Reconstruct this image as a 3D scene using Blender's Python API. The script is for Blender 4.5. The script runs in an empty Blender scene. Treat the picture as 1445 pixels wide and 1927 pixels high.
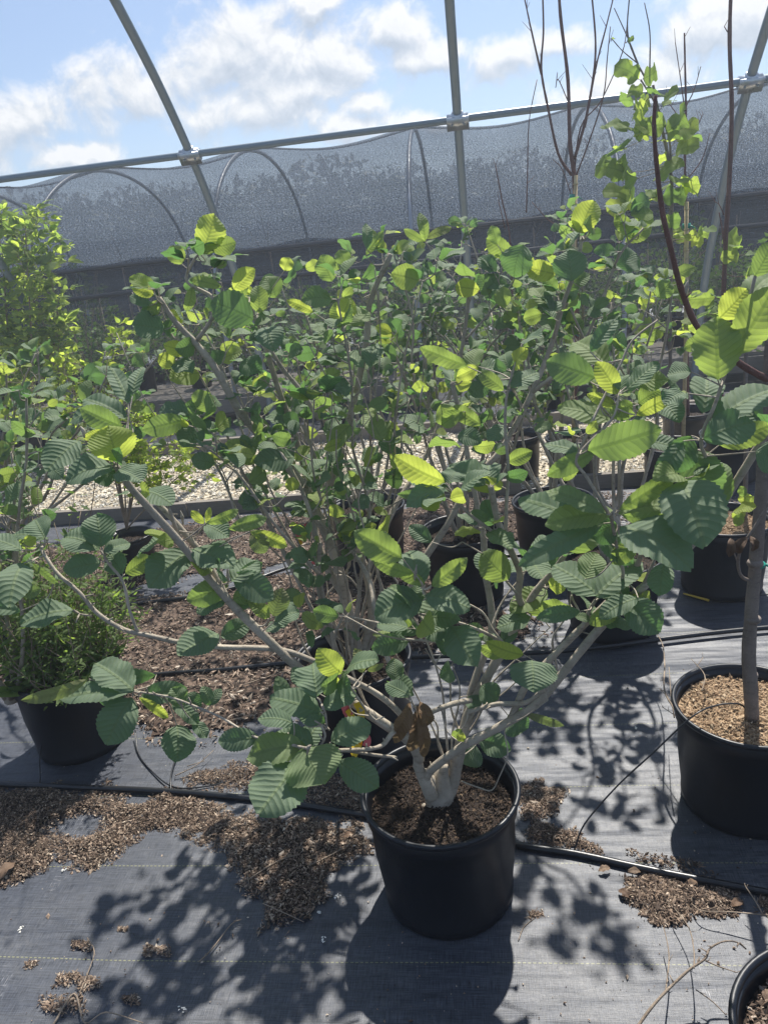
import bpy, math, random
import numpy as np
from mathutils import Vector, Matrix
rnd = random.Random(7)
rng = np.random.default_rng(11)
R = math.radians
scene = bpy.context.scene
col = scene.collection

# ---------------------------------------------------------------- camera
H = 1.6; PITCH = 20.0; ROLL = 6.5; F = 1448.0; CX, CY = 722.5, 963.5
_p, _r = R(PITCH), R(ROLL)
_fw = np.array([0, math.cos(_p), -math.sin(_p)]); _u = np.array([0, math.sin(_p), math.cos(_p)]); _ri = np.array([1.0, 0, 0])
CR = math.cos(_r) * _ri - math.sin(_r) * _u
CU = math.sin(_r) * _ri + math.cos(_r) * _u
CAM = np.array([0, 0, H])
cd = bpy.data.cameras.new('camera'); cam = bpy.data.objects.new('camera', cd); col.objects.link(cam)
cd.sensor_fit = 'VERTICAL'; cd.sensor_height = 36.0; cd.lens = 36.0 * F / 1927.0
cd.clip_start = 0.02; cd.clip_end = 3000
cam.matrix_world = Matrix(((CR[0], CU[0], -_fw[0], 0), (CR[1], CU[1], -_fw[1], 0), (CR[2], CU[2], -_fw[2], H), (0, 0, 0, 1)))
scene.camera = cam

def ray(x, y):
    return CR * ((x - CX) / F) - CU * ((y - CY) / F) + _fw
def G(x, y, z=0.0):                      # point of the photo on the horizontal plane z
    d = ray(x, y); return CAM + d * ((z - H) / d[2])
def W(x, y, Y):                          # point of the photo at world distance Y
    d = ray(x, y); return CAM + d * (Y / d[1])

# ---------------------------------------------------------------- sun, sky, exposure
SUN_AZ, SUN_EL = 20.0, 56.0              # azimuth to the right of +Y
sdir = np.array([math.sin(R(SUN_AZ)) * math.cos(R(SUN_EL)), math.cos(R(SUN_AZ)) * math.cos(R(SUN_EL)), math.sin(R(SUN_EL))])
sl = bpy.data.lights.new('sun', 'SUN'); sl.energy = 4.6; sl.angle = R(0.8); sl.color = (1.0, 0.955, 0.88)
so = bpy.data.objects.new('sun', sl); col.objects.link(so)
so.rotation_euler = Vector(sdir).to_track_quat('Z', 'Y').to_euler()
scene.view_settings.view_transform = 'Standard'; scene.view_settings.look = 'None'
scene.view_settings.exposure = 0.80; scene.view_settings.gamma = 1.0

class NT:                                # small node helper
    def __init__(s, tree): s.t = tree; s.n = tree.nodes; s.l = tree.links
    def new(s, typ, **kw):
        n = s.n.new(typ)
        for k, v in kw.items(): setattr(n, k, v)
        return n
    def put(s, sock, v):
        if v is None: return
        if isinstance(v, bpy.types.NodeSocket): s.l.new(v, sock)
        else:
            if sock.type == 'RGBA' and len(v) == 3: v = (*v, 1)
            sock.default_value = v
    def math(s, op, a, b=None, c=None, clamp=False):
        n = s.new('ShaderNodeMath', operation=op, use_clamp=clamp); s.put(n.inputs[0], a); s.put(n.inputs[1], b); s.put(n.inputs[2], c)
        return n.outputs[0]
    def vmath(s, op, a, b=None, c=None):
        n = s.new('ShaderNodeVectorMath', operation=op); s.put(n.inputs[0], a); s.put(n.inputs[1], b)
        if c is not None: s.put(n.inputs[2], c)
        return n.outputs['Value'] if op in ('LENGTH', 'DOT_PRODUCT') else n.outputs[0]
    def mix(s, f, a, b, bt='MIX'):
        n = s.new('ShaderNodeMix', data_type='RGBA', blend_type=bt); s.put(n.inputs['Factor'], f)
        s.put(n.inputs[6], a); s.put(n.inputs[7], b); return n.outputs[2]
    def noise(s, vec, scale, detail=4, rough=0.5, out='Fac', dist=0.0):
        n = s.new('ShaderNodeTexNoise'); s.put(n.inputs['Vector'], vec); n.inputs['Scale'].default_value = scale
        n.inputs['Detail'].default_value = detail; n.inputs['Roughness'].default_value = rough; n.inputs['Distortion'].default_value = dist
        return n.outputs[out]
    def voro(s, vec, scale, feature='F1', out='Distance'):
        n = s.new('ShaderNodeTexVoronoi', feature=feature); s.put(n.inputs['Vector'], vec); n.inputs['Scale'].default_value = scale
        return n.outputs[out]
    def ramp(s, f, stops, interp='LINEAR'):
        n = s.new('ShaderNodeValToRGB'); s.put(n.inputs[0], f); cr = n.color_ramp; cr.interpolation = interp
        while len(cr.elements) < len(stops): cr.elements.new(0.5)
        for e, (p, c) in zip(cr.elements, stops):
            e.position = p; e.color = (c, c, c, 1) if isinstance(c, (int, float)) else (*c, 1)
        return n.outputs[0]
    def rng(s, f, a, b, c=0.0, d=1.0, smooth=True):
        n = s.new('ShaderNodeMapRange', interpolation_type='SMOOTHSTEP' if smooth else 'LINEAR')
        for i, v in enumerate((f, a, b, c, d)): s.put(n.inputs[i], v)
        return n.outputs[0]
    def scale(s, vec, sc, rot=(0, 0, 0), loc=(0, 0, 0)):
        n = s.new('ShaderNodeMapping'); s.put(n.inputs[0], vec); n.inputs['Scale'].default_value = sc
        n.inputs['Rotation'].default_value = rot; n.inputs['Location'].default_value = loc; return n.outputs[0]
    def bump(s, h, strength=0.5, dist=0.01, normal=None):
        n = s.new('ShaderNodeBump'); s.put(n.inputs['Height'], h); n.inputs['Strength'].default_value = strength
        n.inputs['Distance'].default_value = dist
        if normal is not None: s.put(n.inputs['Normal'], normal)
        return n.outputs[0]

world = bpy.data.worlds.new('World'); scene.world = world; world.use_nodes = True
wt = NT(world.node_tree); wt.n.clear()
sky = wt.new('ShaderNodeTexSky', sky_type='NISHITA'); sky.sun_disc = False
sky.sun_elevation = R(SUN_EL); sky.sun_rotation = R(SUN_AZ); sky.air_density = 1.0; sky.dust_density = 0.8; sky.ozone_density = 1.3
tc = wt.new('ShaderNodeTexCoord'); nrm = wt.vmath('NORMALIZE', tc.outputs['Generated'])
sep = wt.new('ShaderNodeSeparateXYZ'); wt.put(sep.inputs[0], nrm)
az = wt.math('ARCTAN2', sep.outputs[0], sep.outputs[1]); el = wt.math('ARCSINE', sep.outputs[2])
comb = wt.new('ShaderNodeCombineXYZ'); wt.put(comb.inputs[0], az); wt.put(comb.inputs[1], el)
AE = comb.outputs[0]
def azel(x, y):
    d = ray(x, y); d = d / np.linalg.norm(d); return math.atan2(d[0], d[1]), math.asin(d[2])
# cumulus: centre (px), half widths (px)
CL = [(480, 95, 175, 75), (600, 120, 130, 70), (390, 120, 90, 70), (250, 165, 110, 45), (480, 205, 160, 45), (560, 180, 100, 50), (735, 45, 85, 40), (800, 100, 80, 25),
      (45, 215, 120, 55), (-60, 240, 120, 60), (160, 298, 80, 26), (680, 195, 50, 30), (670, 235, 90, 26), (760, 235, 80, 22), (955, 110, 110, 34), (1040, 95, 60, 26),
      (1195, 150, 130, 48), (1120, 185, 90, 30), (1345, 35, 100, 40), (1420, 10, 90, 40), (590, 5, 60, 22), (-350, 100, 200, 60), (1750, 120, 200, 80), (2100, -60, 200, 90), (-700, 180, 220, 60), (700, -300, 300, 60), (1300, -400, 250, 60)]
def cloud_field(vec):
    w = wt.new('ShaderNodeTexNoise'); wt.put(w.inputs['Vector'], vec); w.inputs['Scale'].default_value = 14; w.inputs['Detail'].default_value = 5
    off = wt.vmath('SUBTRACT', w.outputs['Color'], (0.5, 0.5, 0.5)); off = wt.vmath('MULTIPLY', off, (0.07, 0.05, 0))
    p = wt.vmath('ADD', vec, off); cur = None
    for (x, y, sx, sy) in CL:
        a0, e0 = azel(x, y); q = wt.vmath('SUBTRACT', p, (a0, e0, 0))
        q = wt.vmath('MULTIPLY', q, (F / sx * 0.92, F / sy * 0.92, 0)); L = wt.vmath('LENGTH', q)
        cur = L if cur is None else wt.math('SMOOTH_MIN', cur, L, 0.25)
    f = wt.math('SUBTRACT', 1.15, cur)
    n1 = wt.noise(vec, 16, 9, 0.62, dist=0.3)
    return wt.math('ADD', f, wt.math('MULTIPLY', wt.math('SUBTRACT', n1, 0.5), 2.5))
D0 = cloud_field(AE); D1 = cloud_field(wt.vmath('ADD', AE, (0.004, 0.014, 0)))
dens = wt.rng(D0, 0.05, 0.75)
shade = wt.math('ADD', 0.62, wt.math('MULTIPLY', wt.math('SUBTRACT', D0, D1), 1.1), clamp=True)
shade = wt.math('SUBTRACT', shade, wt.math('MULTIPLY', wt.rng(D0, 0.6, 1.8), 0.16))
ccol = wt.ramp(shade, [(0.0, (3.6, 4.0, 4.6)), (0.42, (4.6, 4.95, 5.45)), (0.8, (6.3, 6.35, 6.4)), (1.0, (7.3, 7.2, 7.1))])
skyc = wt.mix(0.30, wt.mix(1.0, sky.outputs[0], (0.70, 0.79, 0.93), 'MULTIPLY'), (4.2, 4.9, 6.0))
fin = wt.mix(wt.math('MULTIPLY', dens, 0.88), skyc, ccol)
bg = wt.new('ShaderNodeBackground'); wt.put(bg.inputs[0], fin); bg.inputs[1].default_value = 0.082
wo = wt.new('ShaderNodeOutputWorld'); wt.l.new(bg.outputs[0], wo.inputs[0])

# ---------------------------------------------------------------- mesh helpers
class MB:
    def __init__(s): s.v = []; s.f = []; s.c = []; s.uv = []; s.n = 0; s.mi = []
    def add(s, V, Fc, C=(0, 0, 0), UV=None):
        V = np.asarray(V, float); Fc = np.asarray(Fc, int)
        s.v.append(V); s.f.append(Fc + s.n)
        C = np.asarray(C, float)
        s.c.append(np.broadcast_to(C, (len(V), 3)) if C.ndim == 1 else C)
        s.uv.append(UV if UV is not None else np.zeros((len(V), 2))); s.n += len(V)
    def build(s, name, mat, parent=None, smooth=True, loc=None):
        V = np.concatenate(s.v); C = np.concatenate(s.c); U = np.concatenate(s.uv)
        if loc is not None: V = V - np.asarray(loc)
        me = bpy.data.meshes.new(name); faces = [a for a in s.f if len(a)]
        cnt = sum(len(a) for a in faces); loops = np.concatenate([a.ravel() for a in faces])
        tot = np.concatenate([np.full(len(a), a.shape[1]) for a in faces]); st = np.concatenate([[0], np.cumsum(tot)[:-1]])
        me.vertices.add(len(V)); me.vertices.foreach_set('co', V.astype(np.float32).ravel())
        me.loops.add(len(loops)); me.loops.foreach_set('vertex_index', loops.astype(np.int32))
        me.polygons.add(cnt); me.polygons.foreach_set('loop_start', st.astype(np.int32)); me.polygons.foreach_set('loop_total', tot.astype(np.int32))
        me.update(calc_edges=True); me.validate()
        me.polygons.foreach_set('use_smooth', np.full(len(me.polygons), smooth))
        a = me.color_attributes.new('Col', 'FLOAT_COLOR', 'POINT'); a.data.foreach_set('color', np.concatenate([C, np.ones((len(C), 1))], 1).astype(np.float32).ravel())
        uvl = me.uv_layers.new(name='UVMap'); li = np.empty(len(me.loops), np.int32); me.loops.foreach_get('vertex_index', li)
        uvl.data.foreach_set('uv', U[li].astype(np.float32).ravel())
        me.materials.append(mat)
        o = bpy.data.objects.new(name, me); col.objects.link(o)
        if parent is not None: o.parent = parent; 
        return o

def local(o, parent):                     # mesh is in world coordinates: keep it there under an empty that has moved
    o.matrix_parent_inverse = parent.matrix_world.inverted()
def empty(name, loc, rz=0.0):
    o = bpy.data.objects.new(name, None); col.objects.link(o); o.location = tuple(loc); o.rotation_euler = (0, 0, rz)
    o.empty_display_size = 0.1; return o
def tag(o, label, cat, group=None, kind=None):
    o['label'] = label; o['category'] = cat
    if group: o['group'] = group
    if kind: o['kind'] = kind
    return o
def struct(o): o['kind'] = 'structure'; return o
def copy_tree(o, parent=None):
    c = o.copy(); col.objects.link(c)
    if parent is not None: c.parent = parent
    for ch in list(o.children): copy_tree(ch, c)
    return c

def catmull(P, k=5):
    P = np.asarray(P, float)
    if len(P) < 3: return P
    Q = np.vstack([2 * P[0] - P[1], P, 2 * P[-1] - P[-2]]); out = []
    for i in range(1, len(Q) - 2):
        p0, p1, p2, p3 = Q[i - 1:i + 3]
        for t in np.linspace(0, 1, k, endpoint=False):
            out.append(0.5 * ((2 * p1) + (-p0 + p2) * t + (2 * p0 - 5 * p1 + 4 * p2 - p3) * t * t + (-p0 + 3 * p1 - 3 * p2 + p3) * t ** 3))
    out.append(P[-1]); return np.array(out)
def tube(mb, P, r0, r1=None, n=6, k=5, c=(0, 0, 0), bumpy=0.0, cap=True, rr=None):
    P = catmull(P, k) if k > 1 else np.asarray(P, float)
    m = len(P); r1 = r0 if r1 is None else r1
    rad = np.linspace(r0, r1, m) if rr is None else np.interp(np.linspace(0, 1, m), np.linspace(0, 1, len(rr)), rr)
    if bumpy: rad = rad * (1 + bumpy * rng.uniform(-1, 1, m))
    T = np.gradient(P, axis=0); T /= np.linalg.norm(T, axis=1)[:, None] + 1e-12
    a = np.array([0, 0, 1.0]) if abs(T[0][2]) < 0.9 else np.array([1.0, 0, 0])
    N = np.cross(T[0], a); N /= np.linalg.norm(N); ang = np.arange(n) * 2 * math.pi / n; V = np.empty((m, n, 3))
    for i in range(m):
        N = N - T[i] * (N @ T[i]); N /= np.linalg.norm(N) + 1e-12; B = np.cross(T[i], N)
        V[i] = P[i] + rad[i] * (np.cos(ang)[:, None] * N + np.sin(ang)[:, None] * B)
    idx = np.arange(m * n).reshape(m, n); A = idx[:-1]; Bq = idx[1:]
    q = np.stack([A, np.roll(A, -1, 1), np.roll(Bq, -1, 1), Bq], -1).reshape(-1, 4)
    uv = np.stack([np.tile(np.arange(n) / n, m), np.repeat(np.linspace(0, 1, m), n)], 1)
    base = mb.n; mb.add(V.reshape(-1, 3), q, c, uv)
    if cap:
        mb.f.append((idx[0][::-1] + base)[None, :]); mb.f.append((idx[-1] + base)[None, :])
    return P
def box(mb, c, s, ax=None, c3=(0, 0, 0)):
    ax = np.eye(3) if ax is None else ax
    s = np.asarray(s) / 2; V = []
    for x in (-1, 1):
        for y in (-1, 1):
            for z in (-1, 1): V.append(np.asarray(c) + ax[0] * x * s[0] + ax[1] * y * s[1] + ax[2] * z * s[2])
    mb.add(V, [(0, 1, 3, 2), (4, 6, 7, 5), (0, 4, 5, 1), (2, 3, 7, 6), (0, 2, 6, 4), (1, 5, 7, 3)], c3)
def lathe(mb, prof, c, n=48, cc=(0, 0, 0), ripple=None):
    ang = np.arange(n) * 2 * math.pi / n; m = len(prof); V = np.empty((m, n, 3))
    for i, (r, z) in enumerate(prof):
        rr = r * (1 + (ripple(ang, z) if ripple else 0)); V[i, :, 0] = c[0] + rr * np.cos(ang); V[i, :, 1] = c[1] + rr * np.sin(ang); V[i, :, 2] = c[2] + z
    idx = np.arange(m * n).reshape(m, n); A = idx[:-1]; B = idx[1:]
    mb.add(V.reshape(-1, 3), np.stack([A, np.roll(A, -1, 1), np.roll(B, -1, 1), B], -1).reshape(-1, 4), cc)

# ---------------------------------------------------------------- materials
def mat(name):
    m = bpy.data.materials.new(name); m.use_nodes = True; t = NT(m.node_tree); t.n.clear()
    out = t.new('ShaderNodeOutputMaterial'); return m, t, out
def prin(t, base, rough=0.6, spec=0.5, normal=None, metal=0.0, **kw):
    p = t.new('ShaderNodeBsdfPrincipled'); t.put(p.inputs['Base Color'], base); t.put(p.inputs['Roughness'], rough)
    t.put(p.inputs['Specular IOR Level'], spec); p.inputs['Metallic'].default_value = metal
    if normal is not None: t.put(p.inputs['Normal'], normal)
    for k, v in kw.items(): t.put(p.inputs[k.replace('_', ' ')], v)
    return p
def obj_co(t): return t.new('ShaderNodeTexCoord').outputs['Object']
def attr(t):
    a = t.new('ShaderNodeAttribute', attribute_name='Col'); s = t.new('ShaderNodeSeparateColor'); t.put(s.inputs[0], a.outputs['Color'])
    return a.outputs['Color'], s.outputs

def leaf_material(name, dark, lite, young, under, tmat, tyoung, nveins=8, pleat=1.0, gloss=0.42, tr=0.5):
    m, t, out = mat(name); _, (yg, br, dry) = attr(t)
    uv = t.new('ShaderNodeUVMap').outputs[0]; s = t.new('ShaderNodeSeparateXYZ'); t.put(s.inputs[0], uv)
    x = t.math('ABSOLUTE', t.math('SUBTRACT', s.outputs[0], 0.5)); x = t.math('MULTIPLY', x, 2.0)
    xx = t.math('ADD', t.math('MULTIPLY', x, 0.42), t.math('MULTIPLY', t.math('MULTIPLY', x, x), 0.45))
    wob = t.math('MULTIPLY', t.math('SUBTRACT', t.noise(t.vmath('ADD', uv, obj_co(t)), 4, 2), 0.5), 0.12)
    ph = t.math('MULTIPLY', t.math('SUBTRACT', t.math('ADD', s.outputs[1], wob), xx), float(nveins))
    fr = t.math('ABSOLUTE', t.math('SUBTRACT', t.math('FRACT', ph), 0.5))       # 0.5 at a vein, 0 between
    vein = t.rng(fr, 0.42, 0.5); mid = t.rng(x, 0.035, 0.01)
    vv = t.math('MAXIMUM', vein, mid)
    nz = t.noise(obj_co(t), 14, 4); nzf = t.noise(t.vmath('ADD', uv, obj_co(t)), 34, 3)
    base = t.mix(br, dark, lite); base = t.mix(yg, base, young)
    base = t.mix(t.math('MULTIPLY', nz, 0.35), base, t.mix(1.0, base, (0.75, 0.95, 0.6), 'MULTIPLY'))
    base = t.mix(t.math('MULTIPLY', vv, 0.30), base, (0.13, 0.20, 0.09))
    bl = t.rng(t.noise(obj_co(t), 60, 3), 0.66, 0.76); base = t.mix(t.math('MULTIPLY', bl, 0.35), base, (0.20, 0.17, 0.06))
    base = t.mix(dry, base, (0.16, 0.11, 0.06))
    geo = t.new('ShaderNodeNewGeometry'); bf = geo.outputs['Backfacing']
    ub = t.mix(yg, under, young); ub = t.mix(t.math('MULTIPLY', vv, 0.4), ub, (0.25, 0.32, 0.12)); ub = t.mix(dry, ub, (0.25, 0.15, 0.07))
    base = t.mix(bf, base, ub)
    h = t.math('ADD', t.math('MULTIPLY', t.math('POWER', t.math('MULTIPLY', fr, 2.0), 1.6), -1.0), t.math('MULTIPLY', mid, -0.7))
    h = t.math('ADD', h, t.math('MULTIPLY', nzf, 0.35))
    bmp = t.bump(h, 0.45 * pleat, 0.0035); bmt = t.bump(h, 0.2 * pleat, 0.003)
    gloss = t.math('ADD', gloss - 0.06, t.math('MULTIPLY', nz, 0.14))
    p = prin(t, base, t.math('ADD', gloss, t.math('MULTIPLY', bf, 0.35)), 0.62, bmp)
    tcol = t.mix(yg, tmat, tyoung); tcol = t.mix(t.math('MULTIPLY', vv, 0.7), tcol, t.mix(1.0, tcol, (0.5, 0.55, 0.4), 'MULTIPLY'))
    tcol = t.mix(t.math('MULTIPLY', nz, 0.3), tcol, t.mix(1.0, tcol, (0.6, 0.8, 0.5), 'MULTIPLY')); tcol = t.mix(dry, tcol, (0.15, 0.11, 0.06))
    tr_ = t.new('ShaderNodeBsdfTranslucent'); t.put(tr_.inputs[0], tcol); t.put(tr_.inputs[1], bmt)
    ms = t.new('ShaderNodeMixShader'); t.put(ms.inputs[0], t.math('ADD', tr, t.math('MULTIPLY', yg, 0.12))); t.l.new(p.outputs[0], ms.inputs[1]); t.l.new(tr_.outputs[0], ms.inputs[2])
    t.l.new(ms.outputs[0], out.inputs[0]); return m
M = {}
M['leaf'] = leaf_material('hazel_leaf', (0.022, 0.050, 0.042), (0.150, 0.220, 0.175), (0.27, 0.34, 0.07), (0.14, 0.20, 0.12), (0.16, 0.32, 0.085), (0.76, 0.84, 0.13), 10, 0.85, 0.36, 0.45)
M['leaf_soft'] = leaf_material('thin_green_leaf', (0.045, 0.088, 0.040), (0.085, 0.145, 0.06), (0.20, 0.27, 0.07), (0.09, 0.14, 0.06), (0.17, 0.33, 0.07), (0.66, 0.78, 0.12), 5, 0.4, 0.5, 0.5)
M['leaf_far'] = leaf_material('far_leaf', (0.03, 0.06, 0.03), (0.055, 0.10, 0.045), (0.12, 0.18, 0.05), (0.06, 0.09, 0.04), (0.08, 0.17, 0.035), (0.25, 0.35, 0.07), 4, 0.2, 0.55, 0.35)

def bark(name, a, b, sc=60, rough=0.75):
    m, t, out = mat(name); co = obj_co(t); n = t.noise(t.scale(co, (1, 1, 0.35)), sc, 6, 0.75); n2 = t.noise(co, 9, 3)
    c = t.mix(n, a, b); c = t.mix(t.math('MULTIPLY', t.rng(n2, 0.45, 0.7), 0.5), c, tuple(min(1, 1.35 * x) for x in b))
    lent = t.rng(t.voro(t.scale(co, (1, 1, 0.5)), 190), 0.22, 0.1)
    c = t.mix(t.math('MULTIPLY', lent, 0.35), c, (0.45, 0.40, 0.33))
    c = t.mix(t.math('MULTIPLY', t.rng(t.noise(t.scale(co, (1, 1, 3)), 34, 4, 0.7), 0.5, 0.72), 0.5), c, tuple(0.45 * x for x in a))
    t.l.new(prin(t, c, rough, 0.3, t.bump(n, 0.8, 0.005)).outputs[0], out.inputs[0]); return m
M['bark'] = bark('grey_bark', (0.20, 0.17, 0.13), (0.48, 0.42, 0.335))
M['bark_red'] = bark('red_brown_bark', (0.09, 0.042, 0.035), (0.19, 0.10, 0.085))
M['bark_trunk'] = bark('smooth_trunk_bark', (0.13, 0.105, 0.088), (0.24, 0.20, 0.17), 45)
M['twig'] = bark('dry_twig', (0.17, 0.125, 0.09), (0.36, 0.29, 0.22), 90)
M['cane'] = bark('bamboo_cane', (0.42, 0.32, 0.17), (0.58, 0.46, 0.27), 30, 0.5)

def simple(name, c, rough=0.5, spec=0.5, metal=0.0, nsc=40, namt=0.25, bmp=0.1):
    m, t, out = mat(name); co = obj_co(t); n = t.noise(co, nsc, 5, 0.6)
    cc = t.mix(t.math('MULTIPLY', n, namt * 2), c, tuple(x * 0.55 for x in c))
    t.l.new(prin(t, cc, t.math('ADD', rough - 0.08, t.math('MULTIPLY', n, 0.16)), spec, t.bump(n, bmp, 0.004), metal).outputs[0], out.inputs[0]); return m
def plastic_pot():
    m, t, out = mat('black_pot_plastic'); co = obj_co(t); n = t.noise(co, 14, 6, 0.65)
    dust = t.noise(t.scale(co, (1, 1, 0.3)), 30, 5, 0.7)
    s = t.new('ShaderNodeSeparateXYZ'); t.put(s.inputs[0], co)
    low = t.rng(s.outputs[2], 0.09, 0.0)
    d = t.math('MULTIPLY', t.rng(dust, 0.52, 0.8), t.math('ADD', 0.25, t.math('MULTIPLY', low, 0.5)))
    sp = t.rng(t.voro(co, 120), 0.12, 0.05); d = t.math('MAXIMUM', d, t.math('MULTIPLY', t.math('MULTIPLY', sp, t.rng(n, 0.55, 0.7)), 0.5))
    c = t.mix(d, (0.0025, 0.0045, 0.009), (0.045, 0.046, 0.048))
    t.l.new(prin(t, c, t.math('ADD', 0.3, t.math('MULTIPLY', n, 0.22)), 0.5, t.bump(t.noise(co, 300, 2), 0.08, 0.001)).outputs[0], out.inputs[0]); return m
M['pot'] = plastic_pot()
M['hose'] = simple('black_poly_hose', (0.014, 0.015, 0.018), 0.34, 0.5, 0, 60, 0.2)
M['galv'] = simple('galvanised_steel', (0.22, 0.28, 0.32), 0.42, 0.5, 0.25, 25, 0.2, 0.05)
M['clamp'] = simple('bright_clamp_steel', (0.55, 0.58, 0.60), 0.3, 0.5, 0.85, 50, 0.2, 0.1)
M['tape'] = simple('green_tie_tape', (0.01, 0.30, 0.22), 0.5)
M['emitter'] = simple('green_emitter_plastic', (0.01, 0.28, 0.16), 0.35)
M['yellow'] = simple('yellow_ribbon', (0.75, 0.5, 0.01), 0.55)
M['yellowtag'] = simple('faded_yellow_label', (0.65, 0.42, 0.04), 0.5)
M['pink'] = simple('pink_ribbon', (0.75, 0.16, 0.17), 0.55)
M['white'] = simple('white_petal', (0.75, 0.75, 0.66), 0.6)
def wood(name, a, b):
    m, t, out = mat(name); co = t.scale(obj_co(t), (1, 1, 1), (0, 0, R(8))); n = t.noise(t.scale(co, (1.5, 30, 30)), 6, 6, 0.7); n2 = t.noise(co, 4, 3)
    c = t.mix(n, a, b); c = t.mix(t.math('MULTIPLY', n2, 0.4), c, tuple(x * 0.5 for x in a))
    t.l.new(prin(t, c, 0.85, 0.2, t.bump(n, 0.6, 0.006)).outputs[0], out.inputs[0]); return m
M['timber'] = wood('weathered_grey_timber', (0.15, 0.13, 0.11), (0.33, 0.30, 0.26))
M['concrete'] = simple('pale_grey_walk', (0.30, 0.29, 0.27), 0.85, 0.2, 0, 12, 0.2, 0.3)

def chip_mat(name, cols, rough=0.8):
    m, t, out = mat(name); _, (a, b, c3) = attr(t)
    c = t.ramp(a, [(i / (len(cols) - 1), c) for i, c in enumerate(cols)]); c = t.mix(1.0, c, t.ramp(b, [(0, 0.55), (1, 1.25)]), 'MULTIPLY')
    n = t.noise(obj_co(t), 220, 3); c = t.mix(t.math('MULTIPLY', n, 0.5), c, tuple([0.03, 0.02, 0.015]))
    t.l.new(prin(t, c, rough, 0.3, t.bump(n, 0.5, 0.002)).outputs[0], out.inputs[0]); return m
M['mulch'] = chip_mat('spilled_potting_bark', [(0.05, 0.034, 0.025), (0.15, 0.102, 0.072), (0.32, 0.23, 0.165), (0.50, 0.39, 0.29), (0.72, 0.62, 0.49)])
M['bark_chips'] = chip_mat('red_brown_bark_mulch', [(0.075, 0.048, 0.034), (0.20, 0.138, 0.098), (0.38, 0.28, 0.21), (0.56, 0.45, 0.35), (0.70, 0.61, 0.50)])
M['soil'] = chip_mat('dark_potting_mix', [(0.018, 0.012, 0.009), (0.035, 0.024, 0.017), (0.07, 0.046, 0.032), (0.13, 0.085, 0.05), (0.30, 0.22, 0.13)])
M['rice'] = chip_mat('pale_husk_mulch', [(0.30, 0.19, 0.11), (0.42, 0.28, 0.16), (0.55, 0.39, 0.24), (0.62, 0.47, 0.30), (0.72, 0.60, 0.44)])
M['stone'] = chip_mat('pale_gravel_stone', [(0.46, 0.39, 0.29), (0.58, 0.51, 0.39), (0.68, 0.62, 0.50), (0.76, 0.72, 0.61), (0.82, 0.80, 0.73)], 0.7)
M['dead'] = chip_mat('dry_curled_leaf', [(0.10, 0.06, 0.035), (0.19, 0.115, 0.07), (0.30, 0.21, 0.14)], 0.7)
def bed(name, a, b, sc, bs=0.02):
    m, t, out = mat(name); co = obj_co(t); v = t.new('ShaderNodeTexVoronoi'); t.put(v.inputs['Vector'], co); v.inputs['Scale'].default_value = sc
    sv = t.new('ShaderNodeSeparateColor'); t.put(sv.inputs[0], v.outputs['Color']); c = t.mix(sv.outputs[0], a, b); n = t.noise(co, 3, 4)
    c = t.mix(t.rng(n, 0.35, 0.65), c, t.mix(1.0, c, (0.7, 0.68, 0.65), 'MULTIPLY'))
    c = t.mix(t.rng(v.outputs['Distance'], 0.35, 0.75), c, tuple(x * 0.35 for x in a))
    t.l.new(prin(t, c, 0.85, 0.25, t.bump(v.outputs['Distance'], -0.9, bs)).outputs[0], out.inputs[0]); return m
M['soilbed'] = bed('potting_mix_bed', (0.020, 0.013, 0.010), (0.06, 0.04, 0.028), 130, 0.006)
M['ricebed'] = bed('husk_bed', (0.34, 0.22, 0.13), (0.60, 0.44, 0.28), 160, 0.004)
M['gravelbed'] = bed('gravel_bed', (0.44, 0.37, 0.26), (0.74, 0.67, 0.53), 38, 0.02)
M['barkbed'] = bed('bark_bed', (0.055, 0.036, 0.028), (0.17, 0.12, 0.09), 48, 0.015)
M['dirt'] = bed('bare_earth', (0.07, 0.06, 0.035), (0.11, 0.10, 0.05), 10, 0.02)

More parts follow.
